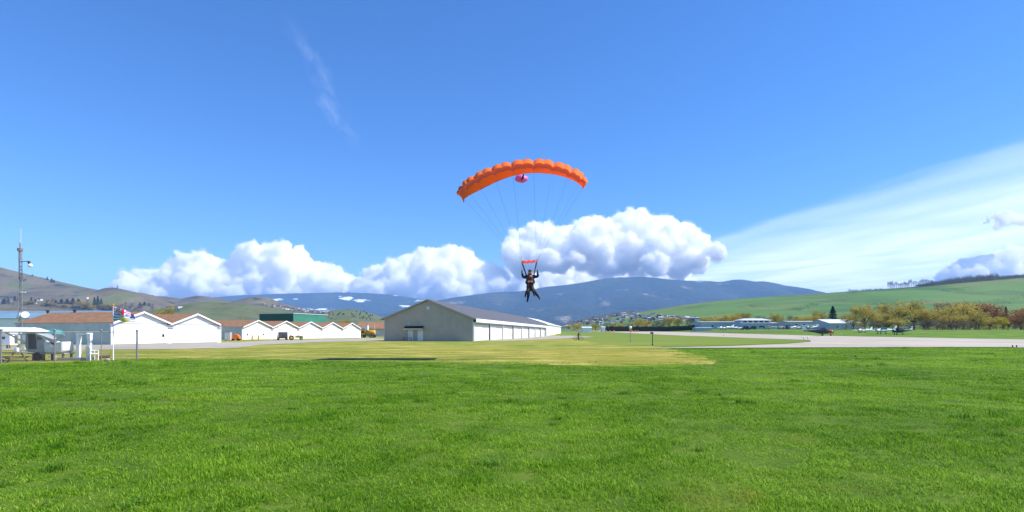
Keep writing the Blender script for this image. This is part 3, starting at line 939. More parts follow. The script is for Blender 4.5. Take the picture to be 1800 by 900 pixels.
# bench by the doors
bx, by = -0.9, gy(719.5)
bp_ = gh.matrix_basis if False else None
bl = B0 + Matrix.Rotation(U2, 3, 'Z') @ Vector((bx, by, 0))
be = empty('bench', bl, U2 + math.pi / 2)
tag(be, 'dark blue bench by the doors under the little canopy', 'bench')
M_navy = mat('navy_paint', (0.03, 0.05, 0.09), 0.5)
MB().box(-0.85, 0.85, -0.25, 0.25, 0.62, 0.70).build('seat', M_navy, be)
for x in (-0.75, 0.70):
    for y in (-0.2, 0.16):
        MB().box(x, x + 0.05, y, y + 0.05, 0, 0.618).build('leg', M_navy, be)
MB().box(-0.7, 0.7, -0.03, 0.03, 0.25, 0.30).build('stretcher', M_navy, be)

# white roofed hangars farther along
q = Vector((14.3, 236, gz(14.3, 236)))
gable_house('white_roofed_hangar', 'white roofed hangar just past the far end of the grey hangar', 'hangar', q, U2, 17, 40, 4.9, 7.6, M_white, M_white_roof, trim=M_white_t)
q = Vector((21.5, 285, gz(21.5, 285)))
gable_house('white_roofed_hangar', 'low pale hangar at the end of the apron past the white roof', 'hangar', q, U2, 16, 34, 4.4, 6.2, M_white, M_white_roof, trim=M_white_t)

# ------------------------------------------------------------------ buildings across the runway
M_bgrey = siding_mat('blue_grey_siding', (0.46, 0.48, 0.50), 0.5, 'X', 0.03)
M_bblue = siding_mat('dull_blue_siding', (0.36, 0.46, 0.52), 0.5, 'X', 0.03)
M_lroof = siding_mat('pale_blue_roof', (0.55, 0.59, 0.63), 0.6, 'X', 0.03, rough=0.4)
def far_block(name, label, px0, px1, d, h, W, wall, roof, wins=(), rz=0.0, pitch=1.0, pane_h=(1.2, 2.4), door=None):
    p = pt(px0, d); L = (px1 - px0) / F * d
    z = gz(p.x + L / 2, d) - 0.3
    t = gable_house(name, label, 'building', (p.x, d, z), rz, W, L, h + 0.3, h + 0.3 + pitch, wall, roof, over=0.3)
    for a, b in wins:
        xa = (a - px0) / F * d; xb = (b - px0) / F * d
        w = MB().box(xa, xb, -0.06, -0.004, pane_h[0] + 0.3, pane_h[1] + 0.3).build('window', M_white_t, t)
        MB().box(xa + 0.12, xb - 0.12, -0.08, -0.063, pane_h[0] + 0.42, pane_h[1] + 0.18).build('pane', M_glass, w)
    for a, b in (door or ()):
        xa = (a - px0) / F * d; xb = (b - px0) / F * d
        MB().box(xa, xb, -0.08, -0.004, 0.1, h - 0.9).build('door', M_bblue, t)
    return t
far_block('flat_hangar', 'long blue-grey hangar behind the white twin aircraft', 1233, 1298, 395, 5.0, 20, M_bgrey, M_bgrey, wins=((1250, 1255),), pitch=0.5, pane_h=(1.6, 3.0), door=((1262, 1280), (1284, 1294)))
far_block('boxy_shed', 'low blue shed at the nose of the white twin aircraft', 1224, 1252, 362, 1.9, 8, M_bblue, M_bblue, pitch=0.3)
tb = far_block('terminal_building', 'blue terminal building with pale hipped upper roof', 1302, 1368, 372, 4.0, 18, M_bblue, M_lroof, wins=((1306, 1316), (1320, 1330), (1334, 1344), (1348, 1358)), pitch=0.6, pane_h=(1.0, 2.3))
up = MB()
L = (1368 - 1302) / F * 372
up.add([(2, 4, 4.2), (L - 3, 4, 4.2), (L - 3, 15, 4.2), (2, 15, 4.2), (2, 4, 6.2), (L - 3, 4, 6.2), (L - 3, 15, 6.2), (2, 15, 6.2)], [(0, 1, 5, 4), (1, 2, 6, 5), (2, 3, 7, 6), (3, 0, 4, 7)])
uo = up.build('upper_storey', M_bgrey, tb)
MB().add([(0.8, 2.8, 6.2), (L - 1.8, 2.8, 6.2), (L - 1.8, 16.2, 6.2), (0.8, 16.2, 6.2), (6, 9.5, 7.6), (L - 7, 9.5, 7.6)], [(0, 1, 5, 4), (1, 2, 5), (2, 3, 4, 5), (3, 0, 4), (3, 2, 1, 0)]).build('hipped_roof', M_lroof, tb)
for i in range(5):
    x = 3.2 + i * 3.6
    MB().box(x, x + 2.4, 3.93, 3.996, 4.7, 5.8).build('pane', M_glass, uo)
far_block('long_shed', 'long low grey shed between the terminal and the pine', 1386, 1457, 350, 4.6, 14, M_bgrey, M_bgrey, wins=((1397, 1402), (1411, 1416), (1430, 1435)), pitch=0.5, pane_h=(2.0, 3.3), door=((1420, 1428), (1440, 1452)))
far_block('pale_hangar', 'grey hangar with shining pale roof beside the pine', 1458, 1516, 300, 3.3, 22, M_bgrey, M_white_roof, pitch=2.2, wins=((1470, 1474),), pane_h=(0.8, 1.9), door=((1480, 1505),))
far_block('site_office', 'tiny white cabin in front of the hillside town', 1024, 1040, 330, 2.6, 6, M_white_t, M_white_roof, pitch=0.6)
far_block('utility_cabin', 'small white cabin at the left end of the dark hedge', 1058, 1064, 370, 3.0, 5, M_white_t, M_white_roof, pitch=0.4)
# ------------------------------------------------------------------ aircraft
M_tyre = mat('tyre_rubber', (0.02, 0.02, 0.02), 0.85)
M_pw = mat('aircraft_white', (0.75, 0.76, 0.77), 0.3, var=0.03, spec=0.5)
M_red = mat('red_paint', (0.50, 0.02, 0.025), 0.35, spec=0.5)
M_navy2 = mat('dark_blue_paint', (0.02, 0.035, 0.09), 0.3, spec=0.5)
M_teal = mat('teal_paint', (0.03, 0.22, 0.22), 0.5)
M_mint = mat('pale_green_paint', (0.45, 0.62, 0.58), 0.4)
M_dgrey = mat('charcoal_paint', (0.05, 0.052, 0.06), 0.45)

def airfoil(c, t):
    return [(c * 0.5, 0.0), (c * 0.42, t * 0.55), (c * 0.2, t * 0.9), (-c * 0.1, t * 0.75), (-c * 0.5, 0.03), (-c * 0.1, -t * 0.12), (c * 0.3, -t * 0.25)]
def wing(span, c0, c1, t, x, y0, z, dih, sgn):
    m = MB()
    secs = []
    for k in range(4):
        s = k / 3
        c = c0 + (c1 - c0) * max(0, (s - 0.33) / 0.67)
        secs.append([(x + px, sgn * (y0 + (span - y0) * s), z + pz + dih * s) for px, pz in airfoil(c, t)])
    n_ = 7
    vs = [v for s in secs for v in s]
    fs = [tuple(range(n_)), tuple(range(4 * n_ - 1, 3 * n_ - 1, -1))]
    for k in range(3):
        for i in range(n_):
            fs.append((k * n_ + i, k * n_ + (i + 1) % n_, (k + 1) * n_ + (i + 1) % n_, (k + 1) * n_ + i))
    return m.add(vs, fs)

def aircraft(label, loc, rz, body, trim, high=True, scale=1.0, tail=None, taildragger=False, twin=False, wing_m=None):
    t = empty('light_aircraft', loc, rz)
    tag(t, label, 'aircraft')
    fu = MB().lathe([(2.35, (0.18, 0.18, 1.15)), (2.25, (0.42, 0.36, 1.15)), (1.5, (0.52, 0.48, 1.16)), (0.9, (0.58, 0.62, 1.25)), (0.2, (0.58, 0.72, 1.32)), (-0.9, (0.56, 0.70, 1.30)),
                     (-2.0, (0.38, 0.45, 1.32)), (-3.6, (0.2, 0.25, 1.42)), (-5.2, (0.06, 0.12, 1.5))], n=14).build('fuselage', body, t, smooth=True)
    MB().lathe([(2.36, (0.2, 0.2, 1.15)), (2.27, (0.45, 0.39, 1.15)), (1.35, (0.545, 0.51, 1.165))], n=14).build('cowling', trim, t, smooth=True)
    # glazing set into the cabin
    g = MB()
    g.prism([(0.98, 1.55), (0.5, 1.97), (-0.95, 1.93), (-1.5, 1.6)], -0.592, -0.35, 'y'); g.prism([(0.98, 1.55), (0.5, 1.97), (-0.95, 1.93), (-1.5, 1.6)], 0.35, 0.592, 'y')
    g.build('side_window', M_glass, t)
    MB().add([(1.08, -0.5, 1.6), (1.08, 0.5, 1.6), (0.45, 0.44, 2.06), (0.45, -0.44, 2.06), (0.9, -0.48, 1.5), (0.9, 0.48, 1.5), (0.3, 0.4, 1.96), (0.3, -0.4, 1.96)],
             [(0, 1, 2, 3), (7, 6, 5, 4), (0, 4, 5, 1), (1, 5, 6, 2), (2, 6, 7, 3), (3, 7, 4, 0)]).build('windscreen', M_glass, t)
    for s in (1, -1):
        if high:
            wing(5.4, 1.6, 1.15, 0.2, 0.15, 0.0, 2.03, 0.12, s).build('wing', wing_m or body, t, smooth=False)
            MB().tube([(0.15, s * 0.55, 0.85), (0.15, s * 2.6, 2.06)], 0.045, 6).build('wing_strut', body, t)
        else:
            wing(5.2, 1.6, 1.1, 0.2, 0.0, 0.3, 0.8, 0.5, s).build('wing', wing_m or body, t)
        if twin:
            MB().lathe([(1.9, 0.12), (1.75, 0.32), (0.8, 0.36), (-0.6, 0.2), (-0.9, 0.05)], (0, s * 1.9, 0.98), n=10).build('engine_pod', trim, t, smooth=True)
        wing(1.75, 0.95, 0.65, 0.09, -4.75, 0.0, 1.5, 0.0, s).build('tailplane', body, t)
    MB().prism([(-4.05, 1.5), (-5.3, 1.5), (-5.55, 2.75), (-5.0, 2.78)], -0.05, 0.05, 'y').build('tail_fin', tail or trim, t)
    if not twin:
        sp = MB().lathe([(2.6, 0.03), (2.5, 0.12), (2.37, 0.17)], (0, 0, 1.15), n=10).build('spinner', body, t, smooth=True)
        MB().box(2.42, 2.46, -0.07, 0.07, 0.25, 2.05).build('propeller', M_dgrey, sp)
    legs = [(0.2, 1.15), (0.2, -1.15)] if taildragger else [(-0.35, 1.1), (-0.35, -1.1), (1.75, 0)]
    for x, y in legs:
        lg = MB().tube([(x, y * 0.35, 0.85), (x, y, 0.3)], 0.05, 6).build('gear_leg', body, t)
        w = MB().lathe([(-0.08, 0.2), (-0.06, 0.25), (0.06, 0.25), (0.08, 0.2)], (x, y, 0.25), 'y', 14).build('wheel', M_tyre, t)
        MB().lathe([(-0.085, 0.11), (0.085, 0.11)], (x, y, 0.25), 'y', 10).build('hub', M_steel, w)
    if taildragger:
        MB().lathe([(-0.04, 0.1), (0.04, 0.1)], (-4.9, 0, 0.10), 'y', 10).build('tail_wheel', M_tyre, t)
        t.rotation_euler = (0, math.radians(-8) if False else 0, rz)
        MB().tube([(-4.9, 0, 0.1), (-4.8, 0, 1.45)], 0.04, 6).build('tail_leg', M_steel, t)
    t.scale = (scale,) * 3
    return t

def gp(px, d, lift=0.0):
    p = pt(px, d)
    return Vector((p.x, p.y, gz(p.x, p.y) + lift))
PI = math.pi
aircraft('red nosed high-wing aircraft rolling on the runway', gp(1448, 163, 0.05), math.radians(-32), M_dgrey, M_red, True, tail=M_pw)
aircraft('white twin-engined aircraft parked before the long blue-grey hangar', gp(1272, 352), PI + 0.15, M_pw, M_pw, False, 1.28, twin=True)
aircraft('white low-wing aircraft at the tail of the white twin', gp(1298, 340), 0.35, M_pw, M_pw, False, 0.95)
aircraft('white high-wing aircraft parked before the blue terminal', gp(1350, 330), PI - 0.5, M_pw, M_navy2, True)
aircraft('orange and white aircraft parked right of the blue terminal', gp(1371, 318), -0.6, M_pw, M_orange, False)
aircraft('white aircraft with upright fin beside the long grey shed', gp(1402, 310), 0.3, M_pw, M_dgrey, False)
aircraft('pale aircraft standing behind the red nosed one', gp(1424, 295), PI + 0.4, M_pw, M_mint, True)
aircraft('white low-wing aircraft beside the shining pale hangar', gp(1516, 190, 0), PI + 0.25, M_pw, M_pw, False, 0.75)
aircraft('pale green aircraft parked between the white and the dark blue ones', gp(1551, 172), 0.15 + PI, M_mint, M_pw, False, 0.9, tail=M_pw)
aircraft('dark blue aircraft with white tail parked by the russet trees', gp(1580, 160), PI + 0.2, M_navy2, M_navy2, True, 0.85, tail=M_pw, wing_m=M_dgrey)

# ------------------------------------------------------------------ vehicles
def vehicle(name, label, cat, loc, rz, col, prof, wins, W=1.8, wheels=(0.8, 3.4), r=0.34, L=4.4, extra=None, group=None):
    """side outline pushed across the width, wheels and glass added (nose at +x)"""
    t = empty(name, loc, rz)
    tag(t, label, cat, group)
    b = MB().prism(prof, -W / 2, W / 2, 'y').build('body', col, t)
    bv = b.modifiers.new('bevel', 'BEVEL'); bv.width = 0.09; bv.segments = 2
    for poly in wins:
        for s in (-1, 1):
            y0, y1 = sorted((s * (W / 2 - 0.05), s * (W / 2 + 0.012)))
            MB().prism(poly, y0, y1, 'y').build('side_window', M_glass, t)
    for x in wheels:
        for s in (-1, 1):
            y = s * (W / 2 - 0.08)
            w = MB().lathe([(-0.11, r * 0.85), (-0.08, r), (0.08, r), (0.11, r * 0.85)], (x, y, r), 'y', 14).build('wheel', M_tyre, t)
            MB().lathe([(-0.118, r * 0.55), (0.118, r * 0.55)], (x, y, r), 'y', 10).build('rim', M_steel, w)
    for s in (-1, 1):
        MB().box(L - 0.03, L + 0.02, s * (W / 2 - 0.3) - 0.16, s * (W / 2 - 0.3) + 0.16, 0.62, 0.8).build('headlight', M_pw, t)
        MB().box(-0.02, 0.03, s * (W / 2 - 0.25) - 0.1, s * (W / 2 - 0.25) + 0.1, 0.7, 0.95).build('tail_light', M_red, t)
    MB().box(L - 0.32, L - 0.05, -W / 2 + 0.1, W / 2 - 0.1, 0.95, 0.99).build('bonnet_lip', col, t)
    return t
suv = [(0.0, 0.35), (4.4, 0.35), (4.4, 0.95), (3.3, 1.08), (2.7, 1.68), (0.35, 1.72), (0.02, 1.05)]
suvw = [[(3.05, 1.12), (2.62, 1.6), (1.75, 1.62), (1.75, 1.12)], [(1.62, 1.12), (1.62, 1.62), (0.45, 1.62), (0.25, 1.12)]]
sedan = [(0.0, 0.32), (4.4, 0.32), (4.4, 0.78), (3.35, 0.92), (2.6, 1.4), (1.2, 1.42), (0.55, 0.95), (0.02, 0.88)]
sedanw = [[(3.05, 0.95), (2.55, 1.34), (1.9, 1.36), (1.9, 0.95)], [(1.78, 0.95), (1.78, 1.36), (1.25, 1.35), (0.85, 0.95)]]
p = pt(498, 122); vehicle('dark_car', 'dark grey car parked before the five white gables', 'car', (p.x, p.y, 0.05), 2.05, mat('dark_car_paint', (0.04, 0.045, 0.055), 0.3, spec=0.5), suv, suvw)
G = 'vehicles parked by the terminal'
for px, d, c, lb, kind in ((1316, 325, M_navy2, 'dark blue car parked under the terminal windows', 0), (1329, 322, M_dgrey, 'charcoal car parked beside the dark blue one at the terminal', 0),
                           (1383, 330, M_navy2, 'tall dark blue van between the terminal and the grey shed', 2), (1442, 320, M_dgrey, 'charcoal car by the long grey shed', 0), (1390, 322, M_pw, 'white car beside the tall dark blue van', 1)):
    if kind == 2:
        vehicle('parked_van', lb, 'van', gp(px, d), 0.2, c, [(0, 0.35), (5, 0.35), (5, 1.1), (4.5, 1.3), (3.9, 2.35), (0, 2.4)], [[(4.3, 1.35), (3.8, 2.1), (3.0, 2.1), (3.0, 1.35)]], W=2.0, L=5.0, wheels=(0.9, 4.0), group=G)
    else:
        vehicle('parked_car', lb, 'car', gp(px, d), 0.1 if kind else PI, c, suv if kind == 0 else sedan, suvw if kind == 0 else sedanw, group=G)
# small cars scattered before the town
G = 'cars before the hillside town'
for px, d in ((1004, 420), (1011, 430), (1031, 425)):
    vehicle('distant_car', 'small pale car parked before the hillside town', 'car', gp(px, d), rnd.choice((0, PI)), M_pw, sedan, sedanw, group=G)

# small tractor by the dark car
p = pt(517, 121)
t = empty('lawn_tractor', (p.x, p.y, 0.05), 0.4)
tag(t, 'small yellow-green tractor beside the dark car', 'tractor')
M_tg = mat('tractor_green', (0.16, 0.22, 0.03), 0.45)
MB().prism([(0.2, 0.5), (1.75, 0.5), (1.8, 0.85), (0.75, 1.0), (0.2, 0.8)], -0.3, 0.3, 'y').build('bonnet', M_tg, t)
MB().prism([(-0.75, 0.75), (0.0, 0.75), (0.0, 0.85), (-0.65, 0.9), (-0.75, 1.35), (-0.85, 1.35)], -0.28, 0.28, 'y').build('seat', M_yellow, t)
MB().tube([(0.1, 0, 0.8), (-0.15, 0, 1.2)], 0.04, 6).tube([(-0.2, -0.22, 1.2), (-0.2, 0.22, 1.2)], 0.03, 6).build('steering_wheel', M_black, t)
for x, y, r in ((-0.55, 0.5, 0.5), (-0.55, -0.5, 0.5), (1.4, 0.45, 0.32), (1.4, -0.45, 0.32)):
    w = MB().lathe([(-0.13, r * 0.85), (-0.1, r), (0.1, r), (0.13, r * 0.85)], (x, y, r), 'y', 14).build('wheel', M_tyre, t)
    MB().lathe([(-0.14, r * 0.5), (0.14, r * 0.5)], (x, y, r), 'y', 10).build('hub', M_yellow, w)

# yellow tank truck beyond the five gables
p = pt(648, 187)
t = empty('tank_truck', (p.x, p.y, 0.0), PI * 0.94)
tag(t, 'yellow tank truck with a white upright box by the brown roofed hangar', 'truck')
MB().lathe([(-2.0, 0.55), (-1.9, 0.75), (0.9, 0.75), (1.0, 0.55)], (-0.3, 0, 1.75), 'x', 14).build('tank', M_yellow, t, smooth=True)
MB().box(-2.6, 2.6, -0.6, 0.6, 0.7, 0.95).build('chassis', M_dgrey, t)
MB().prism([(0.9, 0.95), (2.6, 0.95), (2.6, 1.5), (2.2, 2.3), (0.9, 2.3)], -0.85, 0.85, 'y').build('cab', M_yellow, t)
MB().prism([(1.2, 1.6), (2.4, 1.6), (2.1, 2.15), (1.2, 2.15)], -0.87, 0.87, 'y').build('cab_window', M_glass, t)
MB().box(0.2, 1.1, -0.45, 0.45, 2.52, 4.0).build('white_box', M_pw, t)
for x in (-1.7, -0.9, 1.8):
    for s in (-1, 1):
        w = MB().lathe([(-0.15, 0.4), (-0.1, 0.48), (0.1, 0.48), (0.15, 0.4)], (x, s * 0.75, 0.48), 'y', 12).build('wheel', M_tyre, t)
        MB().lathe([(-0.16, 0.2), (0.16, 0.2)], (x, s * 0.75, 0.48), 'y', 8).build('hub', M_pw, w)
for x, z in ((-2.3, 4.9), (-0.2, 4.6)):
    MB().tube([(x, 0.3, 0.95), (x, 0.3, z)], 0.03, 5).build('rod', M_pw, t)
# white crate and orange covered machine in the gap between the rows
p = pt(401, 116)
t = empty('steel_cabinet', (p.x, p.y, 0), 0.2); tag(t, 'pale steel cabinet in the gap between the two white rows', 'cabinet')
MB().box(-0.55, 0.55, -0.5, 0.5, 0.1, 1.75).build('body', mat('pale_cabinet', (0.5, 0.51, 0.52), 0.5, var=0.06), t)
MB().box(-0.6, 0.6, -0.55, 0.55, 1.753, 1.83).build('lid', M_steel, t)
for s in (-1, 1):
    MB().box(s * 0.27 - 0.24, s * 0.27 + 0.24, -0.54, -0.503, 0.2, 1.65).build('door', mat('pale_cabinet', (0.5, 0.51, 0.52)), t)
    MB().box(s * 0.45 - 0.05, s * 0.45 + 0.05, -0.45, 0.45, 0, 0.098).build('skid', M_dgrey, t)
p = pt(414, 117)
t = empty('covered_machine', (p.x, p.y, 0), 0.1); tag(t, 'orange covered machine beside the pale steel cabinet', 'machine')
MB().prism([(-0.95, 0.35), (0.95, 0.35), (0.85, 0.8), (0.5, 1.2), (-0.1, 1.35), (-0.6, 0.95), (-0.95, 0.7)], -0.5, 0.5, 'y').build('cover', M_orange, t)
for x in (-0.6, 0.6):
    for s in (-1, 1):
        w = MB().lathe([(-0.08, 0.24), (0.08, 0.24)], (x, s * 0.42, 0.24), 'y', 12).build('wheel', M_tyre, t)
for px in (443.5, 454.5):
    p = pt(px, 124)
    b = empty('bollard', (p.x, p.y, 0)); tag(b, 'short yellow bollard standing before the first of the five gables', 'bollard', 'yellow bollards before the five gables')
    MB().tube([(0, 0, 0), (0, 0, 1.0)], 0.16, 12).build('post', M_yellow, b)
    MB().ball((0, 0, 1.0), 0.16, 0.16, 0.09, 12, 6).build('cap', M_yellow, b)

# ------------------------------------------------------------------ posts, cones
p = on_ground(1108, 602)
k = p.y / F
t = empty('wind_indicator', p); tag(t, 'slim pole with a white ball and orange band at its head', 'pole')
MB().tube([(0, 0, 0), (0, 0, 22 * k)], 0.045, 8).build('pole', M_steel, t)
MB().ball((0, 0, 26 * k), 2.8 * k, nu=12, nv=8).build('ball', M_pw, t, smooth=True)
MB().tube([(0, 0, 20.5 * k), (0, 0, 23.2 * k)], 1.6 * k, 10).build('band', M_orange, t)
p = on_ground(1147, 607.5)
k = p.y / F
t = empty('marker_post', p); tag(t, 'thin dark post with a black box on top at the mown edge', 'post')
MB().tube([(0, 0, 0), (0, 0, 21 * k)], 0.05, 8).build('post', M_dgrey, t)
MB().box(-3.6 * k, 1.2 * k, -0.12, 0.12, 20.5 * k, 23.5 * k).build('box', M_black, t)
MB().tube([(-2.6 * k, 0, 23.5 * k), (-2.6 * k, 0, 27 * k)], 0.02, 5).build('aerial', M_dgrey, t)
MB().tube([(0, 0, 0), (0, 0, 2.5 * k)], 0.09, 8).build('sleeve', M_dgrey, t)
cone = empty('traffic_cone', (0, 0, 0))
tag(cone, 'small orange marker at the far edge of the infield', 'marker', 'orange markers along the far infield')
MB().lathe([(0.06, 0.30), (0.9, 0.10), (0.98, 0.04)], (0, 0, 0), 'z', 12).build('cone', M_orange, cone)
MB().box(-0.4, 0.4, -0.4, 0.4, 0, 0.06).build('base', M_orange, cone)
MB().lathe([(0.45, 0.214), (0.62, 0.172)], (0, 0, 0), 'z', 12).build('band', M_pw, cone)
for i, px in enumerate((1066, 1072, 1079, 1111, 1116, 1121)):
    c = cone if i == 0 else copy_tree(cone)
    c.location = gp(px, 345)
    c.scale = (1.3,) * 3
for i, px in enumerate((1688 + 92, 1695 + 92)):
    p = on_ground(px, 611)
    t = empty('edge_marker', p); tag(t, 'short dark marker stub at the near runway edge', 'marker', 'marker stubs at the near runway edge')
    MB().tube([(0, 0, 0), (0, 0, 0.16)], 0.05, 8).build('post', M_dgrey, t)
    MB().ball((0, 0, 0.17), 0.06, nu=8, nv=6).build('lens', M_navy2, t)
for i, (px, py) in enumerate(((1413, 596.8), (1420, 596.6), (1272, 591), (1257, 586.2), (1333, 587.4), (1478, 589.8))):
    p = on_ground(px, py)
    t = empty('runway_light', p); tag(t, 'small pale light fitting on a stub at the runway edge', 'light', 'pale light fittings along the runway edge')
    MB().tube([(0, 0, 0), (0, 0, 0.3)], 0.06, 8).build('stub', M_yellow, t)
    MB().ball((0, 0, 0.38), 0.16, 0.16, 0.13, 10, 6).build('lens', M_pw, t)

# ------------------------------------------------------------------ people
M_skin = mat('skin', (0.50, 0.28, 0.20), 0.6)
def skinned(name, joints, bones, mats, pick, parent=None, levels=2):
    """one continuous body grown round a skeleton; joints: name -> (position, radius)"""
    keys = list(joints)
    me = bpy.data.meshes.new(name)
    me.from_pydata([joints[k][0] for k in keys], [(keys.index(a), keys.index(b)) for a, b in bones], [])
    o = bpy.data.objects.new(name, me)
    C.objects.link(o)
    sk = o.modifiers.new('skin', 'SKIN')
    sk.use_smooth_shade = True
    lay = me.skin_vertices[0].data if me.skin_vertices else None
    if lay is None:
        bpy.context.view_layer.objects.active = o
        bpy.ops.object.skin_root_mark()
    for i, k in enumerate(keys):
        r = joints[k][1]
        lay[i].radius = r if isinstance(r, tuple) else (r, r)
        lay[i].use_root = (k == 'pelvis')
    sb = o.modifiers.new('sub', 'SUBSURF'); sb.levels = levels; sb.render_levels = levels
    dg = bpy.context.evaluated_depsgraph_get()
    m2 = bpy.data.meshes.new_from_object(o.evaluated_get(dg))
    o.modifiers.clear(); o.data = m2
    bpy.data.meshes.remove(me)
    m2.name = name
    m2.materials.clear()
    for mm in mats: m2.materials.append(mm)
    for p in m2.polygons:
        p.material_index = pick(p.center)
        p.use_smooth = True
    if parent: o.parent = parent
    return o

def hand(parent, wrist, up, out, m, s=1.0, name='hand'):
    """palm, four curled fingers of different length and a thumb closing on them"""
    wrist = Vector(wrist); up = Vector(up).normalized(); out = Vector(out).normalized()
    side = up.cross(out).normalized()
    h = MB()
    pc = wrist + up * 0.05 * s
    h.tube([wrist - up * 0.01, pc, wrist + up * 0.09 * s], [0.028 * s, 0.04 * s, 0.036 * s], 8)
    for i, L in enumerate((0.070, 0.082, 0.076, 0.060)):
        b = wrist + up * 0.088 * s + side * (i - 1.5) * 0.021 * s
        p1 = b + up * L * 0.45 * s + out * 0.015 * s
        p2 = b + up * L * 0.5 * s + out * 0.05 * s
        p3 = b + up * L * 0.1 * s + out * 0.06 * s
        h.tube([b, p1, p2, p3], [0.0105 * s, 0.010 * s, 0.0095 * s, 0.008 * s], 6)
    tb = wrist + up * 0.03 * s - side * 0.032 * s
    h.tube([tb, tb - side * 0.02 * s + up * 0.03 * s + out * 0.02 * s, tb + up * 0.055 * s + out * 0.045 * s], [0.013 * s, 0.012 * s, 0.009 * s], 6)
    return h.build(name, m, parent, smooth=True)

# cyclist standing astride a bicycle at the corner of the apron
CP = on_ground(1017, 599.3)
CP.y = 108.0; CP.x = 0.117 * 108; CP.z = gz(CP.x, CP.y) + 0.02
bk = empty('bicycle', CP, 0.08)
tag(bk, 'black bicycle held upright by the standing cyclist', 'bicycle')
for x in (-0.55, 0.55):
    ring = [(x + 0.34 * math.cos(a * PI / 12), 0, 0.36 + 0.34 * math.sin(a * PI / 12)) for a in range(25)]
    w = MB().tube(ring, 0.03, 6, cap=False).build('wheel', M_tyre, bk)
    sp = MB()
    for a in range(10):
        sp.tube([(x, 0, 0.36), (x + 0.33 * math.cos(a * PI / 5), 0, 0.36 + 0.33 * math.sin(a * PI / 5))], 0.004, 3)
    sp.build('spokes', M_steel, w)
MB().tube([(-0.55, 0, 0.36), (-0.18, 0, 0.85), (0.36, 0, 0.88), (-0.05, 0, 0.32), (-0.55, 0, 0.36)], 0.022, 6).tube([(-0.18, 0, 0.85), (-0.05, 0, 0.32)], 0.02, 6).build('frame', M_dgrey, bk)
MB().tube([(0.55, 0, 0.36), (0.36, 0, 0.88), (0.32, 0, 1.02)], 0.022, 6).build('fork', M_dgrey, bk)
MB().tube([(0.34, -0.28, 1.06), (0.32, 0, 1.02), (0.34, 0.28, 1.06)], 0.016, 6).build('handlebar', M_black, bk)
MB().tube([(-0.18, 0, 0.85), (-0.22, 0, 0.98)], 0.014, 6).build('seat_post', M_steel, bk)
MB().ball((-0.24, 0, 1.0), 0.14, 0.08, 0.04, 10, 6).build('saddle', M_black, bk)
MB().tube([(-0.05, -0.12, 0.32), (-0.05, 0.12, 0.32)], 0.07, 10).build('crank', M_steel, bk)
py_ = -0.02
J = {'pelvis': ((-0.06, py_, 0.98), (0.15, 0.12)), 'waist': ((-0.04, py_, 1.12), (0.14, 0.11)), 'chest': ((0.0, py_, 1.36), (0.17, 0.12)), 'neck': ((0.03, py_, 1.52), 0.06), 'head': ((0.06, py_, 1.64), (0.09, 0.10)), 'crown': ((0.06, py_, 1.74), (0.075, 0.08)),
     'hl': ((-0.06, py_ + 0.11, 0.92), 0.10), 'kl': ((0.02, py_ + 0.2, 0.50), 0.065), 'al': ((-0.06, py_ + 0.22, 0.09), 0.045), 'fl': ((0.12, py_ + 0.23, 0.04), 0.04),
     'hr': ((-0.06, py_ - 0.11, 0.92), 0.10), 'kr': ((0.04, py_ - 0.2, 0.50), 0.065), 'ar': ((-0.03, py_ - 0.22, 0.09), 0.045), 'fr': ((0.15, py_ - 0.23, 0.04), 0.04),
     'sl': ((0.0, py_ + 0.19, 1.43), 0.06), 'el': ((0.10, py_ + 0.26, 1.2), 0.045), 'wl': ((0.30, py_ + 0.26, 1.10), 0.032),
     'sr': ((0.0, py_ - 0.19, 1.43), 0.06), 'er': ((0.10, py_ - 0.26, 1.2), 0.045), 'wr': ((0.30, py_ - 0.26, 1.10), 0.032)}
BN = [('pelvis', 'waist'), ('waist', 'chest'), ('chest', 'neck'), ('neck', 'head'), ('head', 'crown'), ('pelvis', 'hl'), ('hl', 'kl'), ('kl', 'al'), ('al', 'fl'), ('pelvis', 'hr'), ('hr', 'kr'), ('kr', 'ar'), ('ar', 'fr'),
      ('chest', 'sl'), ('sl', 'el'), ('el', 'wl'), ('chest', 'sr'), ('sr', 'er'), ('er', 'wr')]
cyl = skinned('person', J, BN, [mat('dark_jacket', (0.02, 0.022, 0.028), 0.8), mat('grey_trousers', (0.03, 0.03, 0.04), 0.8), M_skin], lambda c: 2 if c.z > 1.54 or (c.x > 0.27 and c.z > 1.0) else (0 if c.z > 0.98 else 1))
cyl.location = CP; cyl.rotation_euler = (0, 0, 0.08)
tag(cyl, 'person in dark clothes standing astride a bicycle on the mown grass', 'person')
MB().ball((0.04, py_, 1.74), 0.115, 0.10, 0.09, 12, 7).build('helmet', mat('pale_helmet', (0.45, 0.2, 0.1), 0.4), cyl, smooth=True)
for s in (1, -1):
    hand(cyl, (0.29, py_ + s * 0.26, 1.09), (1, 0, -0.2), (0, 0, -1), M_skin)
fc = MB(); fc.ball((0.165, py_, 1.635), 0.02, 0.015, 0.02, 6, 5)
fc.build('nose', M_skin, cyl)
for s in (1, -1):
    MB().ball((0.145, py_ + s * 0.035, 1.665), 0.012, nu=6, nv=5).build('eye', M_black, cyl)
    MB().ball((0.06, py_ + s * 0.092, 1.64), 0.02, 0.012, 0.03, 6, 5).build('ear', M_skin, cyl)
# ------------------------------------------------------------------ fenced corner at the left: fence, aircraft shell, frame, chair, table, mast, flag
def fp(px, py):                       # foot on the lawn
    p = on_ground(px, py); return p
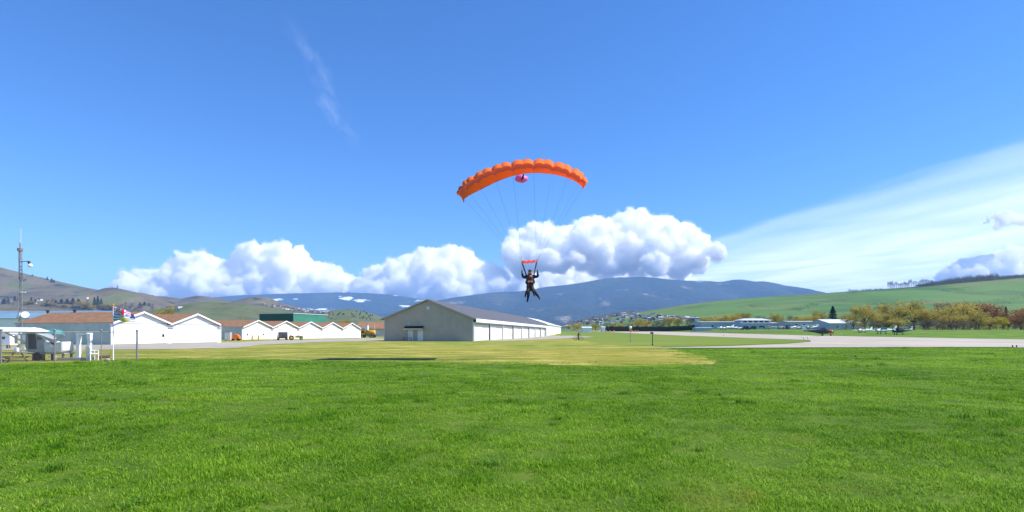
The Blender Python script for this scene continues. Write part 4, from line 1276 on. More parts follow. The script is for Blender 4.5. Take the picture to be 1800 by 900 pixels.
# chain-link fence
Fpts = [fp(-170, 648), fp(-84, 643.5), fp(2, 640), fp(96, 636.5), fp(178, 633.8), fp(241, 632)]
t = empty('chain_link_fence', (0, 0, 0)); tag(t, 'grey chain-link fence with steel posts round the aircraft shell', 'fence')
FH = 1.68
for i, p in enumerate(Fpts):
    po = MB().tube([(p.x, p.y, -0.05), (p.x, p.y, FH + 0.05)], 0.05 if i == 5 else (0.022 if i == 4 else 0.034), 8).build('post', M_steel, t)
    MB().ball((p.x, p.y, FH + 0.06), 0.07, nu=8, nv=6).build('post_cap', M_steel, po)
for a, b in zip(Fpts, Fpts[1:]):
    MB().tube([(a.x, a.y, FH - 0.03), (b.x, b.y, FH - 0.03)], 0.02, 6).build('top_rail', M_steel, t)
    d = (b - a); L = d.length; d.normalize()
    m = MB()
    H_ = FH - 0.1; step = 0.09
    k = -H_
    while k < L:
        for sg in (1, -1):
            s0, s1 = (k, k + H_) if sg > 0 else (k + H_, k)
            z0, z1 = 0.05, 0.05 + H_
            c0, c1 = max(0, min(L, s0)), max(0, min(L, s1))
            if abs(c0 - c1) < 0.02: continue
            za = z0 + (c0 - s0) / (s1 - s0) * H_; zb = z0 + (c1 - s0) / (s1 - s0) * H_
            A_ = a + d * c0; B_ = a + d * c1
            off = 0.004 * sg
            m.tube([(A_.x, A_.y + off, za), (B_.x, B_.y + off, zb)], 0.0022, 3, cap=False)
        k += step
    tag(m.build('wire_mesh', M_steel, t), kind='stuff')
    MB().tube([(a.x, a.y, 0.06), (b.x, b.y, 0.06)], 0.006, 4).build('tension_wire', M_steel, t)

# shell of a small aircraft with a high wing, a strut and a drooping propeller, standing on trestles
D0 = 33.0
K = D0 / F
O = Vector(((100 - 900) * K, D0, 0))
t = empty('aircraft_shell', O); tag(t, 'weathered white aircraft shell with high wing and grey propeller inside the fence', 'aircraft')
def lx(px): return (px - 100) * K
def lz(py): return EYE + (HZ - py) * K
M_shell = mat('weathered_white', (0.62, 0.62, 0.60), 0.5, var=0.18, scale=2.5)
M_shell_g = mat('weathered_grey', (0.30, 0.30, 0.30), 0.6, var=0.2, scale=2.5)
w = MB()
secs = []
for px in (-75, 0, 70, 76):
    c, th = (1.5, 0.27) if px < 76 else (1.2, 0.15)
    secs.append([(lx(px), -0.1 - q[0], lz(583.0) + q[1] - (0.0 if px > 0 else -0.02)) for q in airfoil(c, th)])
vs = [v for s in secs for v in s]
fs = [tuple(range(7)), tuple(range(27, 20, -1))]
for k_ in range(3):
    for i in range(7):
        fs.append((k_ * 7 + i, k_ * 7 + (i + 1) % 7, (k_ + 1) * 7 + (i + 1) % 7, (k_ + 1) * 7 + i))
w.add(vs, fs).build('wing', M_pw, t)
MB().tube([(lx(13), -0.15, lz(584)), (lx(72), -0.35, lz(612.5))], 0.04, 6).build('wing_strut', M_shell, t)
# cabin and nose, outline in the picture plane pushed back through the width
cab = MB().prism([(lx(55), lz(611)), (lx(56), lz(586)), (lx(78), lz(586)), (lx(92), lz(596)), (lx(92), lz(620)), (lx(60), lz(618.5))], -0.45, 0.45, 'y').build('cabin', M_shell_g, t)
bv = cab.modifiers.new('bevel', 'BEVEL'); bv.width = 0.06; bv.segments = 2
MB().prism([(lx(62), lz(613)), (lx(61.5), lz(587.5)), (lx(74), lz(587.5)), (lx(76), lz(613))], -0.47, -0.448, 'y').build('door_opening', M_dark, cab)
MB().prism([(lx(77.5), lz(590)), (lx(85), lz(594)), (lx(84.5), lz(597)), (lx(77.5), lz(596.5))], -0.468, -0.447, 'y').build('side_window', M_glass, cab)
nose = MB().prism([(lx(88), lz(597)), (lx(98), lz(601)), (lx(109), lz(604)), (lx(120), lz(600)), (lx(121.5), lz(616)), (lx(118), lz(619.5)), (lx(90), lz(619.5))], -0.44, 0.40, 'y').build('nose', M_shell, t)
bv = nose.modifiers.new('bevel', 'BEVEL'); bv.width = 0.05; bv.segments = 2
for a, b in ((89, 101), (109, 120)):
    MB().prism([(lx(a), lz(602)), (lx(b), lz(601)), (lx(b + 0.5), lz(617.5)), (lx(a + 2), lz(617.5))], -0.50, -0.462, 'y').build('cowl_panel', M_shell, nose)
MB().prism([(lx(80), lz(588.5)), (lx(84), lz(588)), (lx(109), lz(597)), (lx(124), lz(588)), (lx(127), lz(589.5)), (lx(109), lz(602.5)), (lx(100), lz(600))], -0.56, -0.505, 'y').build('propeller', mat('propeller_grey', (0.40, 0.40, 0.38), 0.5, var=0.15, scale=4), t)
MB().prism([(lx(100), lz(600)), (lx(109), lz(602.5)), (lx(107), lz(606)), (lx(103), lz(604.5))], -0.54, -0.49, 'y').build('intake', M_dark, t)
MB().box(lx(58), lx(122), -0.4, 0.4, lz(622), lz(620)).build('skid_rail', M_shell_g, t)
for px in (66, 84, 118):
    for y in (-0.32, 0.28):
        MB().box(lx(px) - 0.05, lx(px) + 0.05, y, y + 0.08, 0, lz(622)).build('trestle_leg', M_wood, t)
wl = MB().lathe([(-0.09, 0.2), (-0.06, 0.24), (0.06, 0.24), (0.09, 0.2)], (lx(75), -0.38, 0.24), 'y', 14).build('wheel', M_tyre, t)

# teal garden parasol behind the shell
p = pt(93, 37.5); kk = 37.5 / F
t = empty('teal_parasol', (p.x, p.y, 0)); tag(t, 'teal parasol open behind the aircraft shell', 'parasol')
zt = EYE + (HZ - 578.5) * kk; zb = EYE + (HZ - 587) * kk
R_ = 17 * kk
m = MB()
m.add([(R_ * math.cos(i * PI / 4), R_ * math.sin(i * PI / 4), zb) for i in range(8)] + [(0.72 * R_ * math.cos(i * PI / 4), 0.72 * R_ * math.sin(i * PI / 4), zt - 0.06) for i in range(8)] + [(0, 0, zt + 0.02)],
      [(i, (i + 1) % 8, 8 + (i + 1) % 8, 8 + i) for i in range(8)] + [(8 + i, 8 + (i + 1) % 8, 16) for i in range(8)])
cnp = m.build('canopy', M_teal, t)
MB().tube([(0, 0, 0), (0, 0, zt)], 0.025, 8).build('pole', M_wood, t)
MB().lathe([(0, 0.25), (0.08, 0.22), (0.1, 0.05)], (0, 0, 0), 'z', 14).build('base', M_conc, t)
for i in range(8):
    MB().tube([(0, 0, zt - 0.3), (0.85 * R_ * math.cos(i * PI / 4), 0.85 * R_ * math.sin(i * PI / 4), zb + 0.05)], 0.008, 4).build('rib', M_wood, cnp)

# white goal-like frame on a concrete slab
t = empty('timber_portal', O); tag(t, 'white square timber frame like a doorway beside the aircraft nose', 'frame')
MB().box(lx(127), lx(132.5), 0.3, 0.48, 0, lz(588.6)).build('post', M_white_t, t)
MB().box(lx(155.5), lx(161), -0.1, 0.08, 0, lz(588.6)).build('post', M_white_t, t)
MB().add([(lx(126.5), 0.28, lz(588.5)), (lx(132.5), 0.5, lz(588.5)), (lx(161.3), 0.1, lz(588.5)), (lx(155), -0.12, lz(588.5)), (lx(126.5), 0.28, lz(585)), (lx(132.5), 0.5, lz(585)), (lx(161.3), 0.1, lz(585)), (lx(155), -0.12, lz(585))],
         [(3, 2, 1, 0), (4, 5, 6, 7), (0, 1, 5, 4), (1, 2, 6, 5), (2, 3, 7, 6), (3, 0, 4, 7)]).build('lintel', M_white_t, t)
MB().box(lx(155.3), lx(161.2), -0.13, -0.103, lz(596), lz(586.5)).build('bracket', M_white_t, t)
sl = MB().box(lx(112), lx(152), -0.5, 0.6, 0.0, 0.16).build('concrete_slab', M_conc, None)
sl.location = O; tag(sl, 'low grey slab on the lawn under the white frame', 'slab')

# white plastic garden chair
p = pt(167, 33.0)
t = empty('garden_chair', (p.x, p.y - 0.2, 0), math.radians(150)); tag(t, 'white plastic garden chair beside the white frame', 'chair')
M_pl = mat('white_plastic', (0.74, 0.74, 0.72), 0.4)
MB().box(-0.24, 0.24, -0.22, 0.22, 0.38, 0.42).build('seat', M_pl, t)
MB().prism([(-0.24, 0.40), (0.24, 0.40), (0.27, 0.72), (0.16, 0.86), (-0.16, 0.86), (-0.27, 0.72)], 0.20, 0.24, 'y').build('backrest', M_pl, t)
for x in (-0.24, 0.20):
    for y in (-0.22, 0.18):
        MB().box(x, x + 0.045, y, y + 0.045, 0, 0.378).build('leg', M_pl, t)
    MB().box(x - 0.02, x + 0.06, -0.22, 0.2, 0.58, 0.615).build('armrest', M_pl, t)
    MB().box(x, x + 0.045, -0.22, -0.175, 0.423, 0.578).build('arm_support', M_pl, t)

# low log bench and a pale stone
p = fp(182, 633)
t = empty('log_bench', p, 0.1); tag(t, 'low orange-brown log bench at the right of the garden chair', 'bench')
M_log = mat('log_wood', (0.33, 0.18, 0.10), 0.8, var=0.25, scale=5)
MB().lathe([(-0.33, 0.10), (0.33, 0.10)], (0, 0, 0.22), 'x', 10).build('seat', M_log, t)
for x in (-0.2, 0.2):
    MB().lathe([(0, 0.09), (0.14, 0.09)], (x, 0, 0), 'z', 8).build('leg', M_log, t)
s_ = MB().ball((0, 0, 0.06), 0.16, 0.13, 0.1, 9, 6).build('stone', M_conc, None, smooth=True)
s_.location = fp(189, 634.5); tag(s_, 'pale rounded stone in front of the log bench', 'stone')

# picnic table at the edge of the picture
p = fp(8, 636.5)
t = empty('picnic_table', p, 0.05); tag(t, 'brown wooden picnic table behind the fence', 'table')
for i in range(5):
    MB().box(-0.9, 0.9, -0.36 + i * 0.145, -0.36 + i * 0.145 + 0.135, 0.50, 0.54).build('top_plank', M_wood, t)
for y in (-0.75, 0.55):
    MB().box(-0.9, 0.9, y, y + 0.22, 0.26, 0.30).build('bench_plank', M_wood, t)
for x in (-0.65, 0.6):
    MB().box(x, x + 0.05, -0.72, 0.74, 0.20, 0.258).build('bench_bearer', M_wood, t)
    for s in (-1, 1):
        MB().prism([(s * 0.62, 0), (s * 0.70, 0), (s * 0.30, 0.498), (s * 0.22, 0.498)], x + 0.052, x + 0.095, 'x').build('leg', M_wood, t)

# flag on a white pole
p = fp(199, 633)
t = empty('flagpole', p); tag(t, 'slim white flagpole inside the fence', 'flagpole')
kp = p.y / F
top = EYE + (HZ - 537) * kp - p.z
MB().tube([(0, 0, 0), (0, 0, top)], [0.035, 0.015], 8).build('pole', M_white_t, t)
MB().ball((0, 0, top + 0.04), 0.05, nu=8, nv=6).build('finial', M_yellow, t)
M_flag = bpy.data.materials.new('flag_cloth')
M_flag.use_nodes = True
n, l = nt(M_flag)
b = n['Principled BSDF']; b.inputs['Roughness'].default_value = 0.8
uvn = n.new('ShaderNodeUVMap')
sp = n.new('ShaderNodeSeparateXYZ'); l.new(uvn.outputs[0], sp.inputs[0])
U_, V_ = sp.outputs['X'], sp.outputs['Y']
def band(v, a, bb):
    return nmath(n, l, 'MULTIPLY', nmath(n, l, 'GREATER_THAN', v, a), nmath(n, l, 'LESS_THAN', v, bb))
def over(base, col, fac):
    mx = n.new('ShaderNodeMix'); mx.data_type = 'RGBA'
    if isinstance(fac, (int, float)): mx.inputs[0].default_value = fac
    else: l.new(fac, mx.inputs[0])
    if isinstance(base, tuple): mx.inputs[6].default_value = (*base, 1)
    else: l.new(base, mx.inputs[6])
    mx.inputs[7].default_value = (*col, 1)
    return mx.outputs[2]
# lower field: white and blue waves with a half sun; upper field: blue with white and red crosses
wav = nmath(n, l, 'ADD', nmath(n, l, 'MULTIPLY', V_, 10.0), nmath(n, l, 'MULTIPLY', nmath(n, l, 'SINE', nmath(n, l, 'MULTIPLY', U_, 18.0)), 0.35))
c = over((0.75, 0.75, 0.75), (0.16, 0.22, 0.5), nmath(n, l, 'GREATER_THAN', nmath(n, l, 'SINE', nmath(n, l, 'MULTIPLY', wav, 3.14)), 0.0))
du = nmath(n, l, 'SUBTRACT', U_, 0.5)
rad = nmath(n, l, 'SQRT', nmath(n, l, 'ADD', nmath(n, l, 'MULTIPLY', du, du), nmath(n, l, 'MULTIPLY', V_, V_)))
ang = nmath(n, l, 'ARCTAN2', V_, du)
ray = nmath(n, l, 'ADD', 0.33, nmath(n, l, 'MULTIPLY', nmath(n, l, 'SINE', nmath(n, l, 'MULTIPLY', ang, 22.0)), 0.09))
c = over(c, (0.75, 0.62, 0.03), nmath(n, l, 'LESS_THAN', rad, ray))
upf = nmath(n, l, 'GREATER_THAN', V_, 0.52)
c = over(c, (0.10, 0.14, 0.40), upf)
vv = nmath(n, l, 'SUBTRACT', nmath(n, l, 'MULTIPLY', nmath(n, l, 'SUBTRACT', V_, 0.52), 2.083), 0.5)
uu = nmath(n, l, 'SUBTRACT', U_, 0.5)
for wd, colr in ((0.16, (0.78, 0.78, 0.78)), (0.06, (0.55, 0.02, 0.03))):
    d1 = nmath(n, l, 'ABSOLUTE', nmath(n, l, 'SUBTRACT', uu, vv)); d2 = nmath(n, l, 'ABSOLUTE', nmath(n, l, 'ADD', uu, vv))
    c = over(c, colr, nmath(n, l, 'MULTIPLY', upf, nmath(n, l, 'LESS_THAN', nmath(n, l, 'MINIMUM', d1, d2), wd * 0.6)))
for wd, colr in ((0.17, (0.78, 0.78, 0.78)), (0.10, (0.55, 0.02, 0.03))):
    f_ = nmath(n, l, 'MAXIMUM', nmath(n, l, 'LESS_THAN', nmath(n, l, 'ABSOLUTE', vv), wd), nmath(n, l, 'LESS_THAN', nmath(n, l, 'ABSOLUTE', uu), wd * 0.6))
    c = over(c, colr, nmath(n, l, 'MULTIPLY', upf, f_))
l.new(c, b.inputs['Base Color'])
nx_, ny_ = 24, 14
W_, H_ = 40 * kp, 25 * kp
vs, uvs = [], []
for j in range(ny_ + 1):
    for i in range(nx_ + 1):
        u, v = i / nx_, j / ny_
        x = 0.03 + u * W_ * (0.92 - 0.05 * v)
        sag = -0.52 * H_ * u ** 1.1 * (0.55 + 0.45 * v)
        y = 0.16 * u * math.sin(7 * u + 2.2 * v) + 0.05 * math.sin(11 * u)
        vs.append((x, y, top - 0.05 - H_ * (1 - v) * (1 - 0.15 * u) + sag + 0.03 * math.sin(9 * u + 3 * v)))
        uvs.append((u, v))
fs = [(j * (nx_ + 1) + i, j * (nx_ + 1) + i + 1, (j + 1) * (nx_ + 1) + i + 1, (j + 1) * (nx_ + 1) + i) for j in range(ny_) for i in range(nx_)]
me = bpy.data.meshes.new('flag'); me.from_pydata(vs, [], fs)
uvl = me.uv_layers.new()
for lp in me.loops: uvl.data[lp.index].uv = uvs[lp.vertex_index]
me.polygons.foreach_set('use_smooth', [True] * len(fs))
fl = link('flag', me, M_flag); fl.location = p
sm_ = fl.modifiers.new('thick', 'SOLIDIFY'); sm_.thickness = 0.006
tag(fl, 'faded flag with red and white crosses, blue waves and yellow sun', 'flag')

# lattice mast with lamp, dishes and whip aerial
DM = 45.0; km = DM / F
p = pt(35.5, DM)
t = empty('lattice_mast', (p.x, p.y, 0)); tag(t, 'grey lattice mast carrying a round lamp and two white dishes', 'mast')
def mz(py): return EYE + (HZ - py) * km
ztop = mz(436)
leg = [Vector((0.13 * math.cos(a), 0.13 * math.sin(a), 0)) for a in (0.4, 0.4 + 2 * PI / 3, 0.4 + 4 * PI / 3)]
for q in leg:
    MB().tube([q, q * 0.85 + Vector((0, 0, ztop))], 0.028, 6).build('leg', mat('mast_steel', (0.26, 0.265, 0.28), 0.5, metal=0.3), t)
br = MB()
nseg = 26
for i in range(nseg):
    z0, z1 = ztop * i / nseg, ztop * (i + 1) / nseg
    for a_ in range(3):
        q0, q1 = leg[a_], leg[(a_ + 1) % 3]
        if i % 2: q0, q1 = q1, q0
        br.tube([q0 + Vector((0, 0, z0)), q1 + Vector((0, 0, z1))], 0.013, 4, cap=False)
tag(br.build('lattice_braces', MATS['mast_steel'], t), kind='stuff')
MB().tube([(0, 0, ztop - 0.3), (0, 0, mz(426))], 0.05, 6).build('mast_head', MATS['mast_steel'], t)
MB().tube([(0.04, 0, mz(428)), (0.06, 0, mz(402))], 0.016, 5).build('whip_aerial', M_pw, t)
MB().tube([(0, 0, mz(441)), (0, 0, mz(436.5))], 0.19, 8).build('collar', mat('rusty_collar', (0.24, 0.17, 0.15), 0.7), t)
MB().tube([(0.0, 0, mz(456)), (0.02, 0, mz(444))], 0.12, 8).build('relay_box', MATS['mast_steel'], t)
arm = MB().tube([(0, 0, mz(460)), (16 * km, -0.05, mz(459.5))], 0.04, 6).build('lamp_arm', MATS['mast_steel'], t)
MB().tube([(16 * km, -0.05, mz(459.5)), (17.5 * km, -0.05, mz(464))], 0.10, 8).build('lamp_cap', M_dark, arm)
MB().ball((18.6 * km, -0.05, mz(467)), 3.6 * km, 3.6 * km, 3.6 * km, 12, 8).build('lamp_globe', M_pw, arm, smooth=True)
MB().tube([(0.05, -0.1, mz(513.5)), (11.5 * km, -0.1, mz(514))], 0.035, 6).build('crossbar', M_pw, t)
for x, yz, fx in ((4.8, 555, -1), (14.5, 554, 1)):
    d_ = MB()
    n0 = 14
    ax = Vector((fx * 0.55, -0.75, 0.35)).normalized()
    a1 = ax.cross(Vector((0, 0, 1))).normalized(); a2 = ax.cross(a1)
    cc = Vector((x * km, -0.3, mz(yz)))
    rings = []
    for r_, dp in ((0.02, 0.0), (0.12, 0.015), (0.22, 0.05), (0.27, 0.085)):
        rings.append([cc + ax * dp + (a1 * math.cos(2 * PI * i / n0) + a2 * math.sin(2 * PI * i / n0)) * r_ for i in range(n0)])
    vs = [v for r_ in rings for v in r_]
    fs = [(k_ * n0 + i, k_ * n0 + (i + 1) % n0, (k_ + 1) * n0 + (i + 1) % n0, (k_ + 1) * n0 + i) for k_ in range(3) for i in range(n0)] + [tuple(range(n0))]
    d_.add(vs, fs)
    do = d_.build('dish', M_pw, t, smooth=True)
    so = do.modifiers.new('thick', 'SOLIDIFY'); so.thickness = 0.02
    MB().tube([(0, 0, mz(yz) - 0.15), tuple(cc)], 0.025, 6).build('dish_arm', M_steel, do)
MB().box(-0.3, 0.3, -0.3, 0.3, -0.1, 0.12).build('footing', M_conc, t)

# meter boxes on posts, and a little white hut at the edge
G = 'meter boxes on posts below the mast'
for px, py0, py1, w_, d, lb in ((30.5, 589, 604, 6.5, 43.0, 'beige meter box on a post beside the mast foot'), (45, 589.5, 600, 8, 43.5, 'larger white meter box on a post right of the mast foot'),
                                (29.5, 611, 618, 5, 42.0, 'small low white meter box left of the mast foot'), (43, 609.5, 614, 6, 42.0, 'small low white meter box right of the mast foot')):
    k_ = d / F
    p = pt(px, d)
    t = empty('meter_box', (p.x, p.y, 0)); tag(t, lb, 'meter box', G)
    z0, z1 = EYE + (HZ - py1) * k_, EYE + (HZ - py0) * k_
    mm = mat('beige_box', (0.45, 0.43, 0.38), 0.6) if 'beige' in lb else M_pw
    MB().box(-w_ * k_ / 2, w_ * k_ / 2, -0.1, 0.1, z0, z1).build('box', mm, t)
    MB().box(-w_ * k_ / 2 + 0.03, w_ * k_ / 2 - 0.03, -0.12, -0.102, z0 + 0.04, z1 - 0.04).build('lid', mm, t)
    MB().tube([(0, 0.14, 0), (0, 0.14, z1 - 0.02)], 0.035, 6).build('post', M_steel, t)
p = pt(-6, 58)
t = empty('white_hut', (p.x, p.y, 0)); tag(t, 'little white hut with a dark opening at the edge of the blue-grey wall', 'hut')
MB().box(0, 1.35, 0, 1.2, 0.35, 1.5).build('wall', M_white_t, t)
MB().prism([(-0.1, 1.503), (1.45, 1.503), (1.45, 1.6), (0.67, 1.8), (-0.1, 1.6)], -0.12, 1.32, 'y').build('roof', M_white_roof, t)
MB().box(0.5, 0.85, -0.03, -0.003, 0.95, 1.2).build('opening', M_dark, t)
for x in (0.05, 1.2):
    for y in (0.05, 1.05):
        MB().box(x, x + 0.1, y, y + 0.1, 0, 0.348).build('leg', M_wood, t)
# ------------------------------------------------------------------ the tandem parachute
def fabric(name, col, trans=0.5):
    m = bpy.data.materials.new(name); m.use_nodes = True
    n, l = nt(m); n.clear()
    out = n.new('ShaderNodeOutputMaterial')
    tc = n.new('ShaderNodeTexCoord')
    nz = nnoise(n, l, tc.outputs['Object'], 3.0, 4, 0.6)
    mx = n.new('ShaderNodeMix'); mx.data_type = 'RGBA'
    mx.inputs[6].default_value = (*[c * 0.88 for c in col], 1); mx.inputs[7].default_value = (*[min(1, c * 1.08) for c in col], 1)
    l.new(nz, mx.inputs[0])
    d = n.new('ShaderNodeBsdfDiffuse'); t = n.new('ShaderNodeBsdfTranslucent')
    g_ = n.new('ShaderNodeBsdfGlossy'); g_.inputs['Roughness'].default_value = 0.45; g_.inputs['Color'].default_value = (1, 0.9, 0.8, 1)
    l.new(mx.outputs[2], d.inputs['Color']); l.new(mx.outputs[2], t.inputs['Color'])
    bp = n.new('ShaderNodeBump'); bp.inputs['Strength'].default_value = 0.6; bp.inputs['Distance'].default_value = 0.06
    l.new(nnoise(n, l, tc.outputs['Object'], 2.2, 5, 0.6, 0.8), bp.inputs['Height'])
    l.new(bp.outputs[0], d.inputs['Normal'])
    m1 = n.new('ShaderNodeMixShader'); m1.inputs[0].default_value = trans
    l.new(d.outputs[0], m1.inputs[1]); l.new(t.outputs[0], m1.inputs[2])
    m2 = n.new('ShaderNodeMixShader'); m2.inputs[0].default_value = 0.05
    l.new(m1.outputs[0], m2.inputs[1]); l.new(g_.outputs[0], m2.inputs[2])
    l.new(m2.outputs[0], out.inputs['Surface'])
    MATS[name] = m
    return m
M_ripstop = fabric('orange_ripstop', (1.0, 0.25, 0.065), 0.60)
M_pink = fabric('pink_ripstop', (0.85, 0.20, 0.55), 0.4)
M_sliderfab = fabric('slider_cloth', (0.85, 0.10, 0.06), 0.4)
M_line = mat('suspension_line', (0.22, 0.24, 0.32), 0.8)
M_web = mat('black_webbing', (0.018, 0.018, 0.02), 0.8)

DP = 34.0
TOPL = [(803, 343), (806, 333), (813, 323), (825, 313), (840, 304), (858, 296), (876, 290), (896, 285.5), (918, 282.5), (940, 281.5), (960, 282.5), (980, 287), (998, 293), (1013, 300), (1024, 308), (1030, 315), (1033, 321)]
BOTL = [(816, 350), (820, 347), (828, 342), (838, 337), (850, 331), (866, 323), (882, 316), (900, 310), (920, 305.5), (940, 304), (960, 305), (980, 308), (996, 312.5), (1009, 318), (1018, 324), (1023, 328), (1026, 331)]
def curve(pts, s):                    # s from 0 to 1 along the list
    x = s * (len(pts) - 1); i = min(int(x), len(pts) - 2); f = x - i
    # Catmull-Rom for a smooth arc
    P = [Vector(pts[max(0, min(len(pts) - 1, j))]) for j in (i - 1, i, i + 1, i + 2)]
    return 0.5 * ((2 * P[1]) + (-P[0] + P[2]) * f + (2 * P[0] - 5 * P[1] + 4 * P[2] - P[3]) * f * f + (-P[0] + 3 * P[1] - 3 * P[2] + P[3]) * f ** 3)
NC = 9
def section(s, puff):
    """one chordwise slice: nose bottom -> bottom skin -> tail -> top skin -> nose top"""
    a = curve(TOPL, s); b = curve(BOTL, s)
    edge = min(1.0, min(s, 1 - s) * 7)
    dle, dte = DP - 1.5, DP + 1.5
    nt_ = at(a.x, a.y, dle)                       # nose top
    te = at(b.x, b.y, dte)                        # trailing edge
    # local upward direction of the arc
    t0 = curve(TOPL, max(0, s - 0.02)); t1 = curve(TOPL, min(1, s + 0.02))
    tg = (at(t1.x, t1.y, dle) - at(t0.x, t0.y, dle)).normalized()
    up = Vector((-tg.z, 0, tg.x)).normalized()
    if up.z < 0: up = -up
    hN = 0.42 * (0.35 + 0.65 * edge)
    nt_ = nt_ - up * 0.10 + up * (0.17 * puff)
    nb_ = nt_ - up * (hN + 0.07 * puff)
    pts = []
    for k in range(6):                            # bottom skin, nose to tail
        f = k / 5
        p = nb_.lerp(te, f) - up * (0.04 * puff * math.sin(PI * f))
        pts.append(p)
    for k in range(1, 7):                         # top skin, tail to nose
        f = 1 - k / 6
        p = nt_.lerp(te, f) + up * ((0.16 + 0.10 * puff) * math.sin(PI * f ** 0.75) * edge)
        pts.append(p)
    return pts, up, nb_, te
ORG = at(931, 490, DP)
par = empty('parachute', ORG); tag(par, 'orange ram-air tandem parachute with lines, slider and pink drogue', 'parachute')
def rel(p): return Vector(p) - ORG
SUBS = 12
rib_pts = []
for c in range(NC):
    m = MB(); vs = []
    for i in range(SUBS + 1):
        s = (c + i / SUBS) / NC
        hp = abs(math.sin(PI * i / SUBS)) ** 0.6               # the loaded cell
        hh = abs(math.sin(2 * PI * i / SUBS)) ** 0.6           # its two halves
        pf = 0.55 * hp + 0.45 * hh
        pts, up, nb_, te = section(s, pf)
        vs += [rel(p) for p in pts]
        if i in (0,) or (c == NC - 1 and i == SUBS):
            rib_pts.append((nb_, te, s))
    n_ = 12
    fs = [(i * n_ + k, (i + 1) * n_ + k, (i + 1) * n_ + k + 1, i * n_ + k + 1) for i in range(SUBS) for k in range(n_ - 1)]
    # cell walls (ribs) close each side
    if c == 0: fs.append(tuple(range(n_)))
    if c == NC - 1: fs.append(tuple(range(SUBS * n_, SUBS * n_ + n_)))
    # the lower part of the nose is a closed flap, the upper part stays open to the air
    k0 = len(vs)
    flap = []
    for i in range(SUBS + 1):
        a, b = vs[i * n_], vs[i * n_ + n_ - 1]
        flap.append(a.lerp(b, 0.55) + Vector((0, -0.05, 0)))
    vs += flap
    for i in range(SUBS):
        fs.append((i * n_, (i + 1) * n_, k0 + i + 1, k0 + i))
    m.add(vs, fs)
    me = bpy.data.meshes.new('cell'); me.from_pydata([tuple(v) for v in vs], [], fs); me.validate()
    me.polygons.foreach_set('use_smooth', [len(p.vertices) == 4 for p in me.polygons])
    link('cell', me, M_ripstop, par)
# stabiliser panels hanging at both tips
for s, tip in ((0.0, (815.5, 357.5)), (1.0, (1023.5, 333.5))):
    pts, up, nb_, te = section(s, 0)
    tp = at(tip[0], tip[1], DP - 0.2)
    mid = nb_.lerp(te, 0.5)
    a_, b_, c_, d_ = [rel(p) for p in (nb_, te, tp, mid)]
    off = Vector((0.01, 0, 0))
    MB().add([a_, d_, b_, c_, a_ + off, d_ + off, b_ + off, c_ + off], [(0, 1, 3), (1, 2, 3), (4, 7, 5), (5, 7, 6), (0, 3, 7, 4), (3, 2, 6, 7)]).build('stabiliser', M_ripstop, par)
# slider: a small ruffled cloth drawn down to the risers
SL = [at(917.5, 464, DP - 0.25), at(943.8, 461, DP - 0.25), at(943.2, 458.5, DP + 0.35), at(917.8, 459.5, DP + 0.35)]
m = MB(); vs = []; nx_ = 12; ny_ = 5
for j in range(ny_ + 1):
    for i in range(nx_ + 1):
        u, v = i / nx_, j / ny_
        p = SL[0].lerp(SL[1], u).lerp(SL[3].lerp(SL[2], u), v)
        p.z += 0.07 * abs(math.sin(PI * 3 * u)) * (0.5 + 0.5 * v) + 0.03 * math.sin(PI * v)
        vs.append(rel(p))
m.add(vs, [(j * (nx_ + 1) + i, j * (nx_ + 1) + i + 1, (j + 1) * (nx_ + 1) + i + 1, (j + 1) * (nx_ + 1) + i) for j in range(ny_) for i in range(nx_)])
slo = m.build('slider', M_sliderfab, par, smooth=True)
ss = slo.modifiers.new('thick', 'SOLIDIFY'); ss.thickness = 0.012
for i in range(4):
    MB().tube([rel(SL[i]) + Vector((0, 0, -0.02)), rel(SL[i]) + Vector((0, 0, 0.03))], 0.03, 8).build('grommet', M_steel, slo)
# suspension lines from every rib down to the slider corners
for i, (nb_, te, s) in enumerate(rib_pts):
    side = 0 if s < 0.5 else 1
    fr, bk_ = (SL[0], SL[3]) if side == 0 else (SL[1], SL[2])
    for p0, p1 in ((nb_, fr), (nb_.lerp(te, 0.55), bk_)):
        MB().tube([rel(p0), rel(p1)], 0.0024, 4, cap=False).build('suspension_line', M_line, par)
# risers from the slider to the instructor's shoulders, steering lines to the hands
SHL, SHR = at(925.5, 484.5, DP + 0.02), at(938.2, 484.5, DP + 0.02)
for cpt, sh in ((SL[0].lerp(SL[3], 0.5), SHL), (SL[1].lerp(SL[2], 0.5), SHR)):
    a_, b_ = rel(cpt), rel(sh)
    q = Vector((0.035, 0, 0.01))
    w_ = Vector((0, 0.012, 0))
    MB().add([a_ - q, a_ + q, b_ + q, b_ - q, a_ - q + w_, a_ + q + w_, b_ + q + w_, b_ - q + w_], [(0, 1, 2, 3), (7, 6, 5, 4), (0, 4, 5, 1), (1, 5, 6, 2), (2, 6, 7, 3), (3, 7, 4, 0)]).build('riser', M_web, par)
HL, HR = at(917.3, 477.5, DP - 0.05), at(944.6, 476.0, DP - 0.05)
for cpt, hd, sgn in ((SL[3], HL, -1), (SL[2], HR, 1)):
    MB().tube([rel(cpt), rel(hd)], 0.006, 4).build('steering_line', M_line, par)
    MB().tube([rel(hd) + Vector((-0.07, -0.03, -0.02)), rel(hd) + Vector((0, -0.05, 0.02)), rel(hd) + Vector((0.07, -0.03, -0.02))], 0.014, 6).build('toggle', mat('yellow_toggle', (0.6, 0.5, 0.05), 0.6), par)
